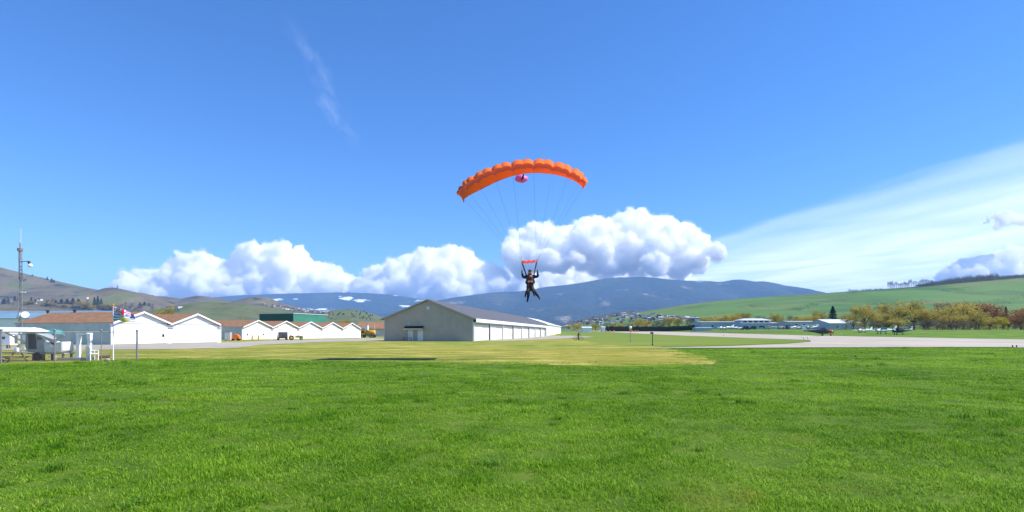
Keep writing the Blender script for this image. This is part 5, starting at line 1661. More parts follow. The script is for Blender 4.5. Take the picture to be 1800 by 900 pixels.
# pink drogue behind the canopy, with its bridle
dc = at(915.5, 314, DP + 3.2)
m = MB()
nn, mm_ = 16, 7
vs = []
kd = (DP + 3.2) / F
for j in range(mm_ + 1):
    th = PI * (0.04 + 0.92 * j / mm_)
    for i in range(nn):
        ph = 2 * PI * i / nn
        r_ = 1 + 0.12 * math.sin(3 * ph + 1) + 0.08 * math.cos(5 * ph)
        vs.append(rel(dc) + Vector((12.0 * kd * math.sin(th) * math.cos(ph) * r_ * 0.92, 9 * kd * math.sin(th) * math.sin(ph) * r_, 6.9 * kd * math.cos(th) * (1 + 0.1 * math.sin(2 * ph)))))
fs = [(j * nn + i, j * nn + (i + 1) % nn, (j + 1) * nn + (i + 1) % nn, (j + 1) * nn + i) for j in range(mm_) for i in range(nn)] + [tuple(range(nn)), tuple(range(mm_ * nn, mm_ * nn + nn))]
m.add(vs, fs)
dro = m.build('drogue', M_pink, par, smooth=True)
a_ = rel(at(920.5, 306.5, DP + 2.75)); b_ = rel(at(916.5, 317.5, DP + 2.75))
MB().tube([a_, a_.lerp(b_, 0.5) + Vector((0.03, 0, 0)), b_], [0.05, 0.085, 0.06], 6).build('drogue_sleeve', M_web, dro)
MB().tube([rel(dc) + Vector((0, 0, 0.2)), rel(at(924, 300, DP + 0.6))], 0.008, 4).build('bridle', M_web, par)

# ------------------------------------------------------------------ the two jumpers, facing us, clipped together
M_suit = mat('black_jumpsuit', (0.018, 0.019, 0.024), 0.8, var=0.2, scale=6)
M_suit2 = mat('charcoal_jumpsuit', (0.028, 0.028, 0.034), 0.8, var=0.2, scale=6)
M_boot = mat('black_boot', (0.012, 0.012, 0.013), 0.5)
M_sock = mat('white_sock', (0.65, 0.65, 0.63), 0.8)
M_harn = mat('rust_harness', (0.30, 0.05, 0.035), 0.8)
M_hair = mat('brown_hair', (0.07, 0.035, 0.02), 0.7)

def jumper(label, d, J2, mats, pick, rad=1.0):
    J = {}
    for k_, (px, py, dd, r) in J2.items():
        q_ = 1.12 if k_ in ('kl', 'al', 'fl', 'kr', 'ar', 'fr') else rad
        r = (r[0] * q_, r[1] * q_) if isinstance(r, tuple) else r * q_
        J[k_] = (tuple(at(px, py, d + dd) - ORG), r)
    o = skinned('person', J, BN_, mats, pick(J))
    o.location = ORG
    tag(o, label, 'person', 'tandem jumpers under the parachute')
    return o, J
BN_ = [('pelvis', 'waist'), ('waist', 'chest'), ('chest', 'neck'), ('neck', 'head'), ('head', 'crown'),
       ('pelvis', 'hl'), ('hl', 'kl'), ('kl', 'al'), ('al', 'fl'), ('pelvis', 'hr'), ('hr', 'kr'), ('kr', 'ar'), ('ar', 'fr'),
       ('chest', 'sl'), ('sl', 'el'), ('el', 'wl'), ('chest', 'sr'), ('sr', 'er'), ('er', 'wr')]
def pick_for(hand_r=0.07):
    def mk(J):
        hd = Vector(J['head'][0]); nk = Vector(J['neck'][0])
        al, ar, fl_, fr_ = [Vector(J[k][0]) for k in ('al', 'ar', 'fl', 'fr')]
        def f(c):
            if c.z > nk.z + 0.02 and (c - hd).length < 0.2: return 1
            for a, b in ((al, fl_), (ar, fr_)):
                if (c - b).length < 0.12 or (c - a.lerp(b, 0.5)).length < 0.09: return 2
                if (c - a).length < 0.065: return 3
            return 0
        return f
    return mk
inst, JI = jumper('jumper in black suit with both arms raised to the steering lines', DP + 0.12, {
    'pelvis': (932, 505.5, 0.02, (0.15, 0.12)), 'waist': (932, 499, 0.0, (0.15, 0.12)), 'chest': (931.8, 489.5, 0, (0.19, 0.13)), 'neck': (931.7, 483, 0, 0.065), 'head': (931.6, 479.6, -0.02, (0.095, 0.10)), 'crown': (931.6, 477, -0.01, (0.08, 0.085)),
    'hl': (929, 508, 0.02, 0.105), 'kl': (928.8, 518, -0.12, 0.085), 'al': (927.7, 526.2, 0.05, 0.055), 'fl': (926.6, 531.0, -0.04, 0.048),
    'hr': (935.3, 508, 0.02, 0.105), 'kr': (942.2, 516.3, -0.12, 0.085), 'ar': (946.9, 521.8, 0.05, 0.055), 'fr': (949.0, 526.6, -0.04, 0.048),
    'sl': (925.9, 486.2, 0, 0.085), 'el': (919.3, 487.6, -0.08, 0.065), 'wl': (917.6, 479.5, -0.12, 0.042),
    'sr': (937.6, 486.2, 0, 0.085), 'er': (945.8, 486.2, -0.08, 0.065), 'wr': (944.8, 478.2, -0.12, 0.042)},
    [M_suit, M_skin, M_boot, M_sock], pick_for(), rad=1.4)
pas, JP = jumper('jumper in charcoal suit strapped to the front, hands on the harness', DP - 0.24, {
    'pelvis': (932, 504, 0.0, (0.145, 0.11)), 'waist': (932, 499, 0.0, (0.14, 0.11)), 'chest': (932, 493.2, 0, (0.165, 0.12)), 'neck': (932.4, 489, 0, 0.06), 'head': (932.6, 486.0, -0.02, (0.085, 0.095)), 'crown': (932.6, 483.5, -0.01, (0.07, 0.08)),
    'hl': (929.4, 506, 0.0, 0.095), 'kl': (926.0, 512.5, -0.22, 0.07), 'al': (923.7, 518.6, 0.0, 0.048), 'fl': (923.3, 522.4, -0.09, 0.042),
    'hr': (934.8, 506, 0.0, 0.095), 'kr': (937.2, 511.5, -0.22, 0.07), 'ar': (938.6, 517.2, 0.0, 0.048), 'fr': (939.6, 520.6, -0.09, 0.042),
    'sl': (927.3, 491.5, 0, 0.075), 'el': (924.6, 498.2, -0.06, 0.055), 'wl': (928.0, 496.0, -0.2, 0.04),
    'sr': (937.3, 491.5, 0, 0.075), 'er': (938.8, 498.0, -0.06, 0.055), 'wr': (935.6, 496.0, -0.2, 0.04)},
    [M_suit2, M_skin, M_boot, M_suit2], pick_for(), rad=1.32)
for o, J, helm in ((inst, JI, True), (pas, JP, False)):
    hd = Vector(J['head'][0]); cr = Vector(J['crown'][0])
    if helm:
        MB().ball(tuple(cr + Vector((0, 0.015, 0.012))), 0.115, 0.125, 0.10, 14, 8).build('helmet', M_web, o, smooth=True)
        MB().box(hd.x - 0.075, hd.x + 0.075, hd.y - 0.125, hd.y - 0.085, hd.z + 0.01, hd.z + 0.05).build('goggles', M_glass, o)
    else:
        MB().ball(tuple(cr + Vector((0, 0.03, 0.0))), 0.10, 0.11, 0.095, 14, 8).build('hair', M_hair, o, smooth=True)
        for s in (-1, 1):
            MB().ball((hd.x + s * 0.035, hd.y - 0.095, hd.z + 0.025), 0.013, nu=8, nv=6).build('eye', M_black, o)
    MB().ball((hd.x, hd.y - 0.112, hd.z - 0.005), 0.016, 0.02, 0.024, 8, 6).build('nose', M_skin, o)
    MB().box(hd.x - 0.03, hd.x + 0.03, hd.y - 0.103, hd.y - 0.085, hd.z - 0.055, hd.z - 0.045).build('mouth', mat('lips', (0.35, 0.10, 0.09), 0.6), o)
    for s in (-1, 1):
        MB().ball((hd.x + s * 0.092, hd.y + 0.01, hd.z), 0.014, 0.022, 0.032, 8, 6).build('ear', M_skin, o)
    if helm:
        hand(o, J['wl'][0], (0, 0, 1), (0, -1, 0), M_web, 1.05, 'glove'); hand(o, J['wr'][0], (0, 0, 1), (0, -1, 0), M_web, 1.05, 'glove')
    else:
        hand(o, J['wl'][0], (0.8, -0.2, 0.4), (0, 1, 0), M_skin, 0.95); hand(o, J['wr'][0], (-0.8, -0.2, 0.4), (0, 1, 0), M_skin, 0.95)
# harness straps
hs = MB()
c_ = Vector(JP['chest'][0]); w_ = Vector(JP['waist'][0]); pl = Vector(JP['pelvis'][0])
for s in (-1, 1):
    hs.tube([Vector(JP['sl' if s < 0 else 'sr'][0]) + Vector((-s * 0.03, -0.03, 0.06)), c_ + Vector((s * 0.10, -0.125, 0)), w_ + Vector((s * 0.10, -0.118, 0)), pl + Vector((s * 0.11, -0.10, -0.02))], 0.028, 6)
hs.tube([c_ + Vector((-0.15, -0.11, -0.02)), c_ + Vector((0, -0.14, -0.02)), c_ + Vector((0.15, -0.11, -0.02))], 0.022, 6)
hs.build('harness', M_harn, pas)
hs2 = MB()
c_ = Vector(JI['chest'][0]); w_ = Vector(JI['waist'][0])
for s in (-1, 1):
    hs2.tube([Vector(JI['sl' if s < 0 else 'sr'][0]) + Vector((-s * 0.04, -0.05, 0.08)), c_ + Vector((s * 0.17, -0.12, 0)), w_ + Vector((s * 0.17, -0.10, 0.05))], 0.03, 6)
hs2.build('harness', M_harn, inst)
bp0 = c_ + Vector((0, 0.24, -0.08))
MB().lathe([(-0.30, 0.10), (-0.24, 0.17), (0.24, 0.17), (0.30, 0.10)], tuple(bp0), 'z', 10).build('container_pack', M_web, inst)
# ------------------------------------------------------------------ trees
def leaf_mat(name, cols, trans=0.45):
    m = bpy.data.materials.new(name); m.use_nodes = True
    n, l = nt(m); n.clear()
    out = n.new('ShaderNodeOutputMaterial')
    ge = n.new('ShaderNodeNewGeometry')
    oi = n.new('ShaderNodeObjectInfo')
    nz = nnoise(n, l, ge.outputs['Position'], 0.35, 4, 0.6)
    v = nmath(n, l, 'ADD', nz, nmath(n, l, 'MULTIPLY', nmath(n, l, 'SUBTRACT', oi.outputs['Random'], 0.5), 0.25))
    v = nmath(n, l, 'ADD', v, nmath(n, l, 'MULTIPLY', nmath(n, l, 'SUBTRACT', ge.outputs['Random Per Island'], 0.5), 0.30))
    cr = n.new('ShaderNodeValToRGB'); el = cr.color_ramp.elements
    el[0].position, el[0].color = 0.28, (*cols[0], 1)
    el[1].position, el[1].color = 0.74, (*cols[-1], 1)
    for i, c in enumerate(cols[1:-1]):
        e = el.new(0.28 + 0.46 * (i + 1) / (len(cols) - 1)); e.color = (*c, 1)
    l.new(v, cr.inputs[0])
    d = n.new('ShaderNodeBsdfDiffuse'); t = n.new('ShaderNodeBsdfTranslucent')
    l.new(cr.outputs[0], d.inputs['Color']); l.new(cr.outputs[0], t.inputs['Color'])
    mx = n.new('ShaderNodeMixShader'); mx.inputs[0].default_value = trans
    l.new(d.outputs[0], mx.inputs[1]); l.new(t.outputs[0], mx.inputs[2])
    l.new(mx.outputs[0], out.inputs['Surface'])
    MATS[name] = m
    return m
LEAF = {'willow': leaf_mat('willow_buds', [(0.24, 0.20, 0.03), (0.42, 0.33, 0.045), (0.56, 0.43, 0.06)]),
        'olive': leaf_mat('olive_buds', [(0.25, 0.215, 0.055), (0.42, 0.35, 0.08), (0.56, 0.46, 0.11)]),
        'russet': leaf_mat('russet_buds', [(0.17, 0.08, 0.045), (0.28, 0.135, 0.07), (0.36, 0.22, 0.08)]),
        'bare': leaf_mat('grey_twigs', [(0.10, 0.085, 0.075), (0.16, 0.135, 0.12), (0.20, 0.165, 0.14)], 0.1),
        'pine': leaf_mat('pine_needles', [(0.012, 0.028, 0.02), (0.022, 0.045, 0.028), (0.04, 0.07, 0.04)], 0.1),
        'bush': leaf_mat('yellow_blossom', [(0.26, 0.26, 0.02), (0.40, 0.36, 0.03), (0.50, 0.45, 0.04)]),
        'hedge': leaf_mat('hedge_leaves', [(0.012, 0.03, 0.014), (0.02, 0.045, 0.018), (0.035, 0.06, 0.024)], 0.15)}
M_bark = mat('bark', (0.10, 0.08, 0.065), 0.9, var=0.3, scale=4)
TREE = {}
def tree_meshes(kind, seed):
    """trunk with limbs, and a crown of small leaf faces; height 1, width 1"""
    if (kind, seed) in TREE: return TREE[(kind, seed)]
    r = random.Random(hash(kind) % 1000 + seed * 31 if False else sum(map(ord, kind)) + seed * 31)
    tr = MB()
    vs, fs = [], []
    def leaf(p, s, thin=1.0):
        n_ = Vector((r.gauss(0, 1), r.gauss(0, 1), r.gauss(0, 1)))
        if n_.length < 1e-3: return
        n_.normalize()
        a = n_.orthogonal().normalized(); b = n_.cross(a)
        q = r.uniform(0, 6.28)
        a, b = a * math.cos(q) + b * math.sin(q), b * math.cos(q) - a * math.sin(q)
        k = len(vs)
        vs.extend([tuple(p + a * s), tuple(p + b * s * 0.6 * thin), tuple(p - a * s), tuple(p - b * s * 0.6 * thin)])
        fs.append((k, k + 1, k + 2, k + 3))
    if kind == 'pine':
        tr.tube([(0, 0, 0), (0, 0, 0.95)], [0.035, 0.008], 6)
        for i in range(2600):
            h = r.random() ** 0.8
            z = 0.10 + 0.9 * h
            R_ = 0.42 * (1 - h) ** 0.75 + 0.02
            lay = 0.75 + 0.25 * math.sin(h * 60)
            a = r.uniform(0, 6.28); q = math.sqrt(r.random()) * R_ * lay * (1 + 0.18 * math.sin(3 * a + seed) + 0.12 * math.sin(7 * a + h * 20))
            leaf(Vector((q * math.cos(a), q * math.sin(a), z - q * 0.25)), r.uniform(0.014, 0.03))
    else:
        bare = kind == 'bare'
        spread = 0.46
        hub = 0.16 if kind != 'bush' else 0.05
        tr.tube([(0, 0, 0), (0.01, 0, hub), (0.015, 0.01, hub + 0.2)], [0.035, 0.026, 0.018], 6)
        tips = []
        nb_ = 9
        for i in range(nb_):
            a = 2 * PI * i / nb_ + r.uniform(-0.3, 0.3)
            up = r.uniform(0.45, 0.85)
            rr = spread * r.uniform(0.45, 0.85) * (1.15 - 0.6 * abs(up - 0.55))
            p0 = Vector((0.01, 0, hub + r.uniform(0, 0.18)))
            p2 = Vector((rr * math.cos(a), rr * math.sin(a), up))
            p1 = p0.lerp(p2, 0.5) + Vector((0, 0, 0.06))
            tr.tube([p0, p1, p2], [0.014, 0.009, 0.004], 5)
            tips.append(p2)
            for j in range(4):
                q = p1.lerp(p2, r.uniform(0.2, 1)); d = Vector((r.uniform(-1, 1), r.uniform(-1, 1), r.uniform(0.1, 1))).normalized() * r.uniform(0.12, 0.22)
                tr.tube([q, q + d], [0.005, 0.0015], 4)
                tips.append(q + d)
        tips.append(Vector((0, 0, 0.85)))
        blobs = []
        for tp in tips:
            blobs.append((tp, r.uniform(0.09, 0.17)))
        for i in range(34):
            a = r.uniform(0, 6.28); rr = spread * math.sqrt(r.random()) * 0.9; z = r.uniform(0.06, 0.8)
            blobs.append((Vector((rr * math.cos(a), rr * math.sin(a), z)), r.uniform(0.07, 0.15)))
        N = 3600 if not bare else 2200
        for i in range(N):
            c, R_ = r.choice(blobs)
            d = Vector((r.gauss(0, 1), r.gauss(0, 1), r.gauss(0, 0.85)))
            d = d.normalized() * R_ * (r.random() ** 0.45)
            p = c + d
            if kind in ('willow', 'olive'): p.z -= 0.10 * r.random() ** 2
            if p.z < 0.015 and kind != 'bush': continue
            if p.z < 0.02: p.z = 0.02
            leaf(p, r.uniform(0.012, 0.026) if not bare else r.uniform(0.015, 0.036), 1.0 if not bare else 0.35)
    me = bpy.data.meshes.new('crown'); me.from_pydata(vs, [], fs)
    me.materials.append(LEAF[kind])
    mt = tr.mesh('trunk'); mt.materials.append(M_bark)
    TREE[(kind, seed)] = (mt, me)
    return TREE[(kind, seed)]
NAME = {'willow': 'willow_tree', 'olive': 'budding_tree', 'russet': 'russet_tree', 'bare': 'bare_tree', 'pine': 'pine_tree', 'bush': 'yellow_bush'}
def tree(kind, px, top, w, d, label, group=None, base=None, z=None, seed=None):
    p = pt(px, d)
    z0 = gz(p.x, p.y) if z is None else z
    H = (EYE + (HZ - top) / F * d - z0) * (1.06 if kind in ('olive', 'russet') else 1.0)
    W = w / F * d * (1.4 if kind in ('olive', 'russet') else 1.25 if kind == 'willow' else 1.0)
    mt, mc = tree_meshes(kind, (rnd.randrange(4) if seed is None else seed))
    t = empty(NAME[kind], (p.x, p.y, z0 - 0.1), rnd.uniform(0, 6.28))
    t.scale = (W, W, H + 0.1)
    link('trunk', mt, None, t); link('crown', mc, None, t)
    return tag(t, label, 'bush' if kind == 'bush' else 'tree', group)

# row beyond the parked aircraft on the right
GA = 'budding trees beyond the parked aircraft'
for px, top, w, d in ((1520, 533, 34, 232), (1545, 549, 36, 236), (1578, 527, 52, 240), (1606, 535, 46, 244), (1632, 545, 38, 240), (1658, 540, 44, 246), (1694, 531, 50, 250), (1560, 556, 40, 232), (1672, 552, 40, 236), (1720, 548, 34, 238), (1500, 552, 26, 246), (1740, 556, 28, 232)):
    tree('olive', px, top, w, d, ('tall olive-yellow' if top < 542 else 'low olive-yellow') + ' budding tree in the row beyond the parked aircraft', GA + (' (tall)' if top < 542 else ' (low)'))
GB = 'russet trees at the end of the row'
for px, top, w, d in ((1668, 531, 44, 262), (1715, 532, 48, 256), (1738, 537, 44, 250), (1795, 545, 44, 246), (1822, 540, 46, 250), (1772, 557, 30, 244)):
    tree('russet', px, top, w, d, 'russet brown tree in full bud at the end of the row', GB)
for px, top, w, d in ((1752, 541, 20, 300), (1768, 539, 22, 305), (1786, 545, 16, 300)):
    tree('pine', px, top, w, d, 'dark pine showing between the russet trees', 'dark pines between the russet trees')
tree('bush', 1763, 555.5, 20, 215, 'round bright yellow bush in front of the dark pines')
for px, top, w, d in ((1625, 560, 30, 228), (1648, 563, 34, 226), (1680, 562, 40, 228), (1705, 565, 36, 226), (1600, 566, 30, 228), (1535, 563, 40, 225)):
    tree('bare', px, top, w, d, 'grey leafless shrub at the foot of the budding trees', 'leafless shrubs under the budding trees')
tree('pine', 1464, 538, 34, 330, 'broad dark pine above the shining pale hangar roof', seed=1)
GW_ = 'yellow-green willows behind the terminal'
for px, top, w, d in ((1243, 557, 26, 440), (1262, 554, 30, 445), (1288, 550, 30, 440), (1306, 547, 30, 450), (1328, 560, 26, 440), (1366, 549.5, 24, 440), (1380, 563, 26, 430), (1407, 556, 28, 430), (1424, 553, 30, 435), (1442, 545, 24, 440), (1484, 550, 30, 430), (1345, 563, 24, 440)):
    tree('willow', px, top, w, d, 'yellow-green budding willow behind the airfield buildings', GW_)
for px, top, w, d in ((1212, 560, 26, 430), (1225, 564, 22, 430), (1335, 553, 22, 460), (1352, 556, 20, 455), (1392, 553, 30, 460)):
    tree('bare', px, top, w, d, 'grey leafless tree among the willows by the airfield buildings', 'leafless trees among the willows')
GT = 'yellow-green trees before the hillside town'
for px, top, w, d in ((1015, 567, 16, 480), (1047, 568, 14, 470), (1077, 566, 14, 470), (1121, 558.5, 20, 470), (1136, 562, 18, 475), (1176, 555, 22, 470), (1192, 556, 16, 475), (1000, 571, 10, 490), (1092, 568, 14, 465)):
    tree('willow', px, top, w, d, 'yellow-green tree at the foot of the hillside town', GT)
for px, top, w, d in ((1064, 569, 12, 480), (1106, 566, 16, 480), (1152, 562, 24, 475), (1162, 564, 20, 470), (1030, 572, 12, 490)):
    tree('bare', px, top, w, d, 'grey leafless tree at the foot of the hillside town', 'leafless trees before the hillside town')
# left side
tree('willow', 291, 536.5, 26, 150, 'round yellow-green tree behind the roofs of the two-gabled row')
tree('willow', 431, 559, 22, 230, 'yellow-green tree just left of the dark green building')
tree('willow', 603, 560, 26, 240, 'yellow-green tree behind the five-gabled row near the tank truck')
tree('willow', 576, 563, 16, 240, 'small yellow-green tree at the right end of the green building')
def raycast(px, py, objs):
    o = Vector((0, 0, EYE)); d = Vector(((px - 900) / F, 1, (HZ - py) / F)).normalized()
    best = None
    for b in objs:
        h = b.ray_cast(o, d)
        if h[0] is not None and (best is None or h[3] < best[3]): best = h
    return None if best is None else best[0]
def bvh(names):
    out = []
    for ob in C.objects:
        if ob.name.split('.')[0] in names:
            me = ob.data
            out.append(BVHTree.FromPolygons([v.co[:] for v in me.vertices], [p.vertices[:] for p in me.polygons]))
    return out
bpy.context.view_layer.update()
HILL_L = bvh(('dry_hill', 'green_knoll', 'wooded_knoll', 'low_bank'))
HILL_R = bvh(('town_slope', 'green_hill', 'ground'))
def hill_tree(kind, px, base, top, w, label, group, objs):
    h = raycast(px, base, objs)
    if h is None: return
    tree(kind, px, top, w, h.y, label, group, z=h.z - 0.3)
GL_ = 'trees on the bank behind the brown roofs'
for px, base, top, w in ((86, 538, 531, 18), (108, 539, 534, 18), (147, 543, 529, 24), (160, 545, 535, 14), (196, 546, 533, 22), (185, 545, 534, 16), (50, 535, 528, 20)):
    hill_tree('willow', px, base, top, w, 'yellow-green tree on the bank behind the brown roofs', GL_, HILL_L)
for px, base, top, w in ((5, 535, 527, 10), (8, 534, 524, 9), (26, 530, 520, 9), (33, 529, 521, 9), (14, 533, 523, 9), (82, 538, 529, 9), (108, 535, 525, 14), (118, 535, 525, 16), (128, 535, 524, 16), (138, 534, 525, 14), (166, 541, 522, 12), (172, 541, 520, 14), (178, 539, 524, 10),
                         (98, 534, 527, 10), (254, 537, 530, 10), (246, 538, 531, 9), (262, 538, 532, 8), (147, 545, 536, 7), (62, 532, 525, 8), (55, 529, 522, 8)):
    hill_tree('pine', px, base, top, w, 'dark evergreen on the slope behind the brown roofs', 'dark evergreens on the left slope', HILL_L)
for px, base, top, w in ((83, 492.5, 486, 6), (91, 496, 488.5, 7), (95, 497, 491, 5), (206, 507, 500.5, 4), (57, 485, 482, 5)):
    hill_tree('pine', px, base, top, w, 'lone dark tree on the skyline of the dry hill', 'lone trees on the dry hill skyline', HILL_L)
for i in range(42):
    px = rnd.uniform(563, 655); base = 551 + rnd.uniform(-5, 8) + abs(px - 610) * 0.10
    hill_tree('pine', px, base, base - rnd.uniform(2.5, 4), rnd.uniform(3, 5), 'small dark evergreen on the wooded knoll beyond the white gables', 'evergreens on the wooded knoll', HILL_L)
for i in range(34):
    px = rnd.uniform(0, 330); base = lerp_list([(0, 533), (150, 540), (330, 548)], px) + rnd.uniform(-8, 4)
    hill_tree('bare', px, base, base - rnd.uniform(4, 7), rnd.uniform(5, 10), 'grey leafless tree on the left slope', 'leafless trees on the left slope', HILL_L)
# row of bare poplars on the crest, and the wood beyond it
px = 1561
while px < 1640:
    base = lerp_list([(1500, 512), (1600, 505), (1700, 496)], px)
    h = raycast(px, base + 1.0, HILL_R)
    if h is not None:
        hgt = rnd.uniform(9, 15)
        t_ = tree('bare', px, base - hgt, rnd.uniform(3.5, 6), h.y, 'slender leafless poplar in the row along the hill crest', 'leafless poplars along the hill crest', z=h.z - 0.5)
    px += rnd.uniform(2.6, 4.6)
for px in (1494, 1500, 1506, 1517, 1524, 1530, 1540, 1548):
    base = lerp_list([(1500, 512), (1600, 505)], px)
    h = raycast(px, base + 1.0, HILL_R)
    if h is not None:
        tree('bare', px, base - rnd.uniform(2, 4), 8, h.y, 'low leafless bush on the skyline left of the poplars', 'low bushes on the hill skyline', z=h.z - 0.5)
vs, fs = [], []
for i in range(1500):
    px = rnd.uniform(1618, 1900)
    base = lerp_list([(1600, 505), (1700, 496), (1800, 487.5), (1900, 479)], px)
    h = raycast(px, base + rnd.uniform(0.6, 1.6), HILL_R)
    if h is None: continue
    hh = (8 + 10 * sst(1618, 1700, px) * rnd.uniform(0.55, 1)) * (1 if px < 1760 else 0.6) * h.y / F * rnd.uniform(0.6, 1)
    y = h.y + rnd.uniform(0, 25)
    for q in range(7):
        a = Vector((h.x + rnd.gauss(0, 1.5), y + rnd.gauss(0, 1.5), h.z + hh * rnd.uniform(0, 0.5)))
        b = a + Vector((rnd.gauss(0, 1.2), rnd.gauss(0, 1.2), hh * rnd.uniform(0.3, 0.6)))
        k = len(vs); s_ = rnd.uniform(0.12, 0.3)
        vs += [tuple(a + Vector((s_, 0, 0))), tuple(a + Vector((-s_, s_, 0))), tuple(b)]
        fs.append((k, k + 1, k + 2))
me = bpy.data.meshes.new('bare_wood'); me.from_pydata(vs, [], fs)
tag(link('bare_wood', me, leaf_mat('wood_twigs', [(0.17, 0.125, 0.11), (0.25, 0.19, 0.16), (0.32, 0.25, 0.20)], 0.1)), 'brown leafless wood along the crest of the green hill', 'wood', kind='stuff')

# clipped dark hedge
hx0, hx1 = 1063, 1222
d_h = 405
vs, fs = [], []
r = random.Random(4)
for i in range(9000):
    px = r.uniform(hx0, hx1); x = (px - 900) / F * d_h
    zt = 3.3 + 0.35 * noise.noise(Vector((x * 0.3, 0, 0))) + 0.25 * noise.noise(Vector((x * 1.3, 5, 0)))
    face = r.random()
    y = d_h + (0 if face < 0.6 else r.uniform(0, 2.2)); z = r.uniform(0, zt) if face < 0.6 else zt
    p = Vector((x, y + r.gauss(0, 0.12), gz(x, d_h) + z + r.gauss(0, 0.12)))
    a = Vector((r.gauss(0, 1), r.gauss(0, 1), r.gauss(0, 1))).normalized() * r.uniform(0.15, 0.3); b = a.orthogonal().normalized() * 0.16
    k = len(vs); vs += [tuple(p + a), tuple(p + b), tuple(p - a), tuple(p - b)]; fs.append((k, k + 1, k + 2, k + 3))
hg = empty('clipped_hedge', (0, 0, 0)); tag(hg, 'long dark clipped hedge along the far side of the runway', 'hedge')
me = bpy.data.meshes.new('foliage'); me.from_pydata(vs, [], fs); link('foliage', me, LEAF['hedge'], hg)
x0, x1 = (hx0 - 900) / F * d_h, (hx1 - 900) / F * d_h
core = MB()
for i in range(30):
    a, b = x0 + (x1 - x0) * i / 30, x0 + (x1 - x0) * (i + 1) / 30
    core.box(a, b - 0.01, d_h + 0.15, d_h + 2.0, gz(a, d_h) - 0.3, gz(a, d_h) + 3.0 + 0.2 * noise.noise(Vector((a, 0, 0))))
core.build('twig_core', M_bark, hg)

# ------------------------------------------------------------------ houses of the hillside town
def house_mesh(seed):
    r = random.Random(seed)
    m = MB()
    L, W, H, P = r.uniform(9, 15), r.uniform(7, 10), r.uniform(3, 6), r.uniform(1.5, 2.6)
    m.box(-L / 2, L / 2, -W / 2, W / 2, -4, H, 0)
    m.prism([(-W / 2 - 0.5, H), (W / 2 + 0.5, H), (0, H + P)], -L / 2 - 0.4, L / 2 + 0.4, 'x', 1)
    for i in range(3):
        x = -L / 2 + L * (i + 0.6) / 3.3
        m.box(x, x + 1.5, -W / 2 - 0.06, -W / 2 - 0.01, H - 2.2, H - 0.9, 2)
    return m.mesh('house')
WALLS = [mat('render_white', (0.70, 0.70, 0.68), 0.8), mat('render_cream', (0.50, 0.45, 0.36), 0.8), mat('render_grey', (0.30, 0.31, 0.33), 0.8), mat('render_brown', (0.22, 0.15, 0.11), 0.8)]
ROOFS = [mat('roof_grey', (0.13, 0.13, 0.14), 0.8), mat('roof_brown', (0.15, 0.09, 0.065), 0.8), mat('roof_pale', (0.36, 0.36, 0.37), 0.7)]
HM = []
for wv, wm in enumerate(WALLS):
    for rv, rm in enumerate(ROOFS):
        me = house_mesh(wv * 7 + rv); me.materials.append(wm); me.materials.append(rm); me.materials.append(M_glass)
        HM.append((me, ('white', 'cream', 'grey', 'brown')[wv], ('dark grey', 'brown', 'pale')[rv]))
def house(px, py, objs, where, group, sc_=1.0):
    h = raycast(px, py, objs)
    if h is None: return
    me, col, rf_ = rnd.choice(HM)
    o = bpy.data.objects.new('small_house', me); C.objects.link(o)
    o.location = h; o.rotation_euler = (0, 0, rnd.uniform(-0.6, 0.6) + (PI / 2 if rnd.random() < 0.35 else 0)); o.scale = (sc_,) * 3
    tag(o, f'{col} walled house with {rf_} roof {where}', 'house', f'{group} ({col} walls, {rf_} roof)')
for i in range(100):
    px = rnd.uniform(985, 1225)
    top = lerp_list([(985, 569), (1030, 563), (1060, 556), (1100, 549), (1130, 550), (1175, 556), (1230, 561)], px)
    py = rnd.uniform(top, lerp_list([(985, 577), (1100, 569), (1160, 566), (1230, 565)], px))
    house(px, py, HILL_R, 'on the built-up slope below the green hill', 'houses on the slope below the green hill', rnd.uniform(0.7, 1.0))
for i in range(70):
    px = rnd.uniform(990, 1220); py = rnd.uniform(550, 576)
    if py < lerp_list([(985, 569), (1060, 556), (1100, 549), (1130, 550), (1230, 561)], px): continue
    kd = rnd.choice(('bare', 'pine', 'bare')); kn = 'grey leafless' if kd == 'bare' else 'dark evergreen'
    hill_tree(kd, px, py, py - rnd.uniform(2.5, 5), rnd.uniform(3, 6), f'small {kn} tree between the houses of the built-up slope', f'{kn} trees between the hillside houses', HILL_R)
for px, py in ((2, 529), (11, 527), (66, 530), (68, 532), (70, 526), (78, 536), (103, 538), (72, 528), (152, 524), (245, 541), (222, 541), (232, 543), (316, 541), (300, 544), (20, 531), (85, 529), (62, 534)):
    house(px, py, HILL_L, 'on the slope behind the brown roofs', 'houses on the left slope', 0.8)
for i in range(30):
    px = rnd.uniform(462, 572); py = lerp_list([(460, 536), (500, 541), (572, 551)], px) + rnd.uniform(-2, 4)
    house(px, py, HILL_L, 'on the hill shoulder above the green building', 'houses above the green building', 0.85)

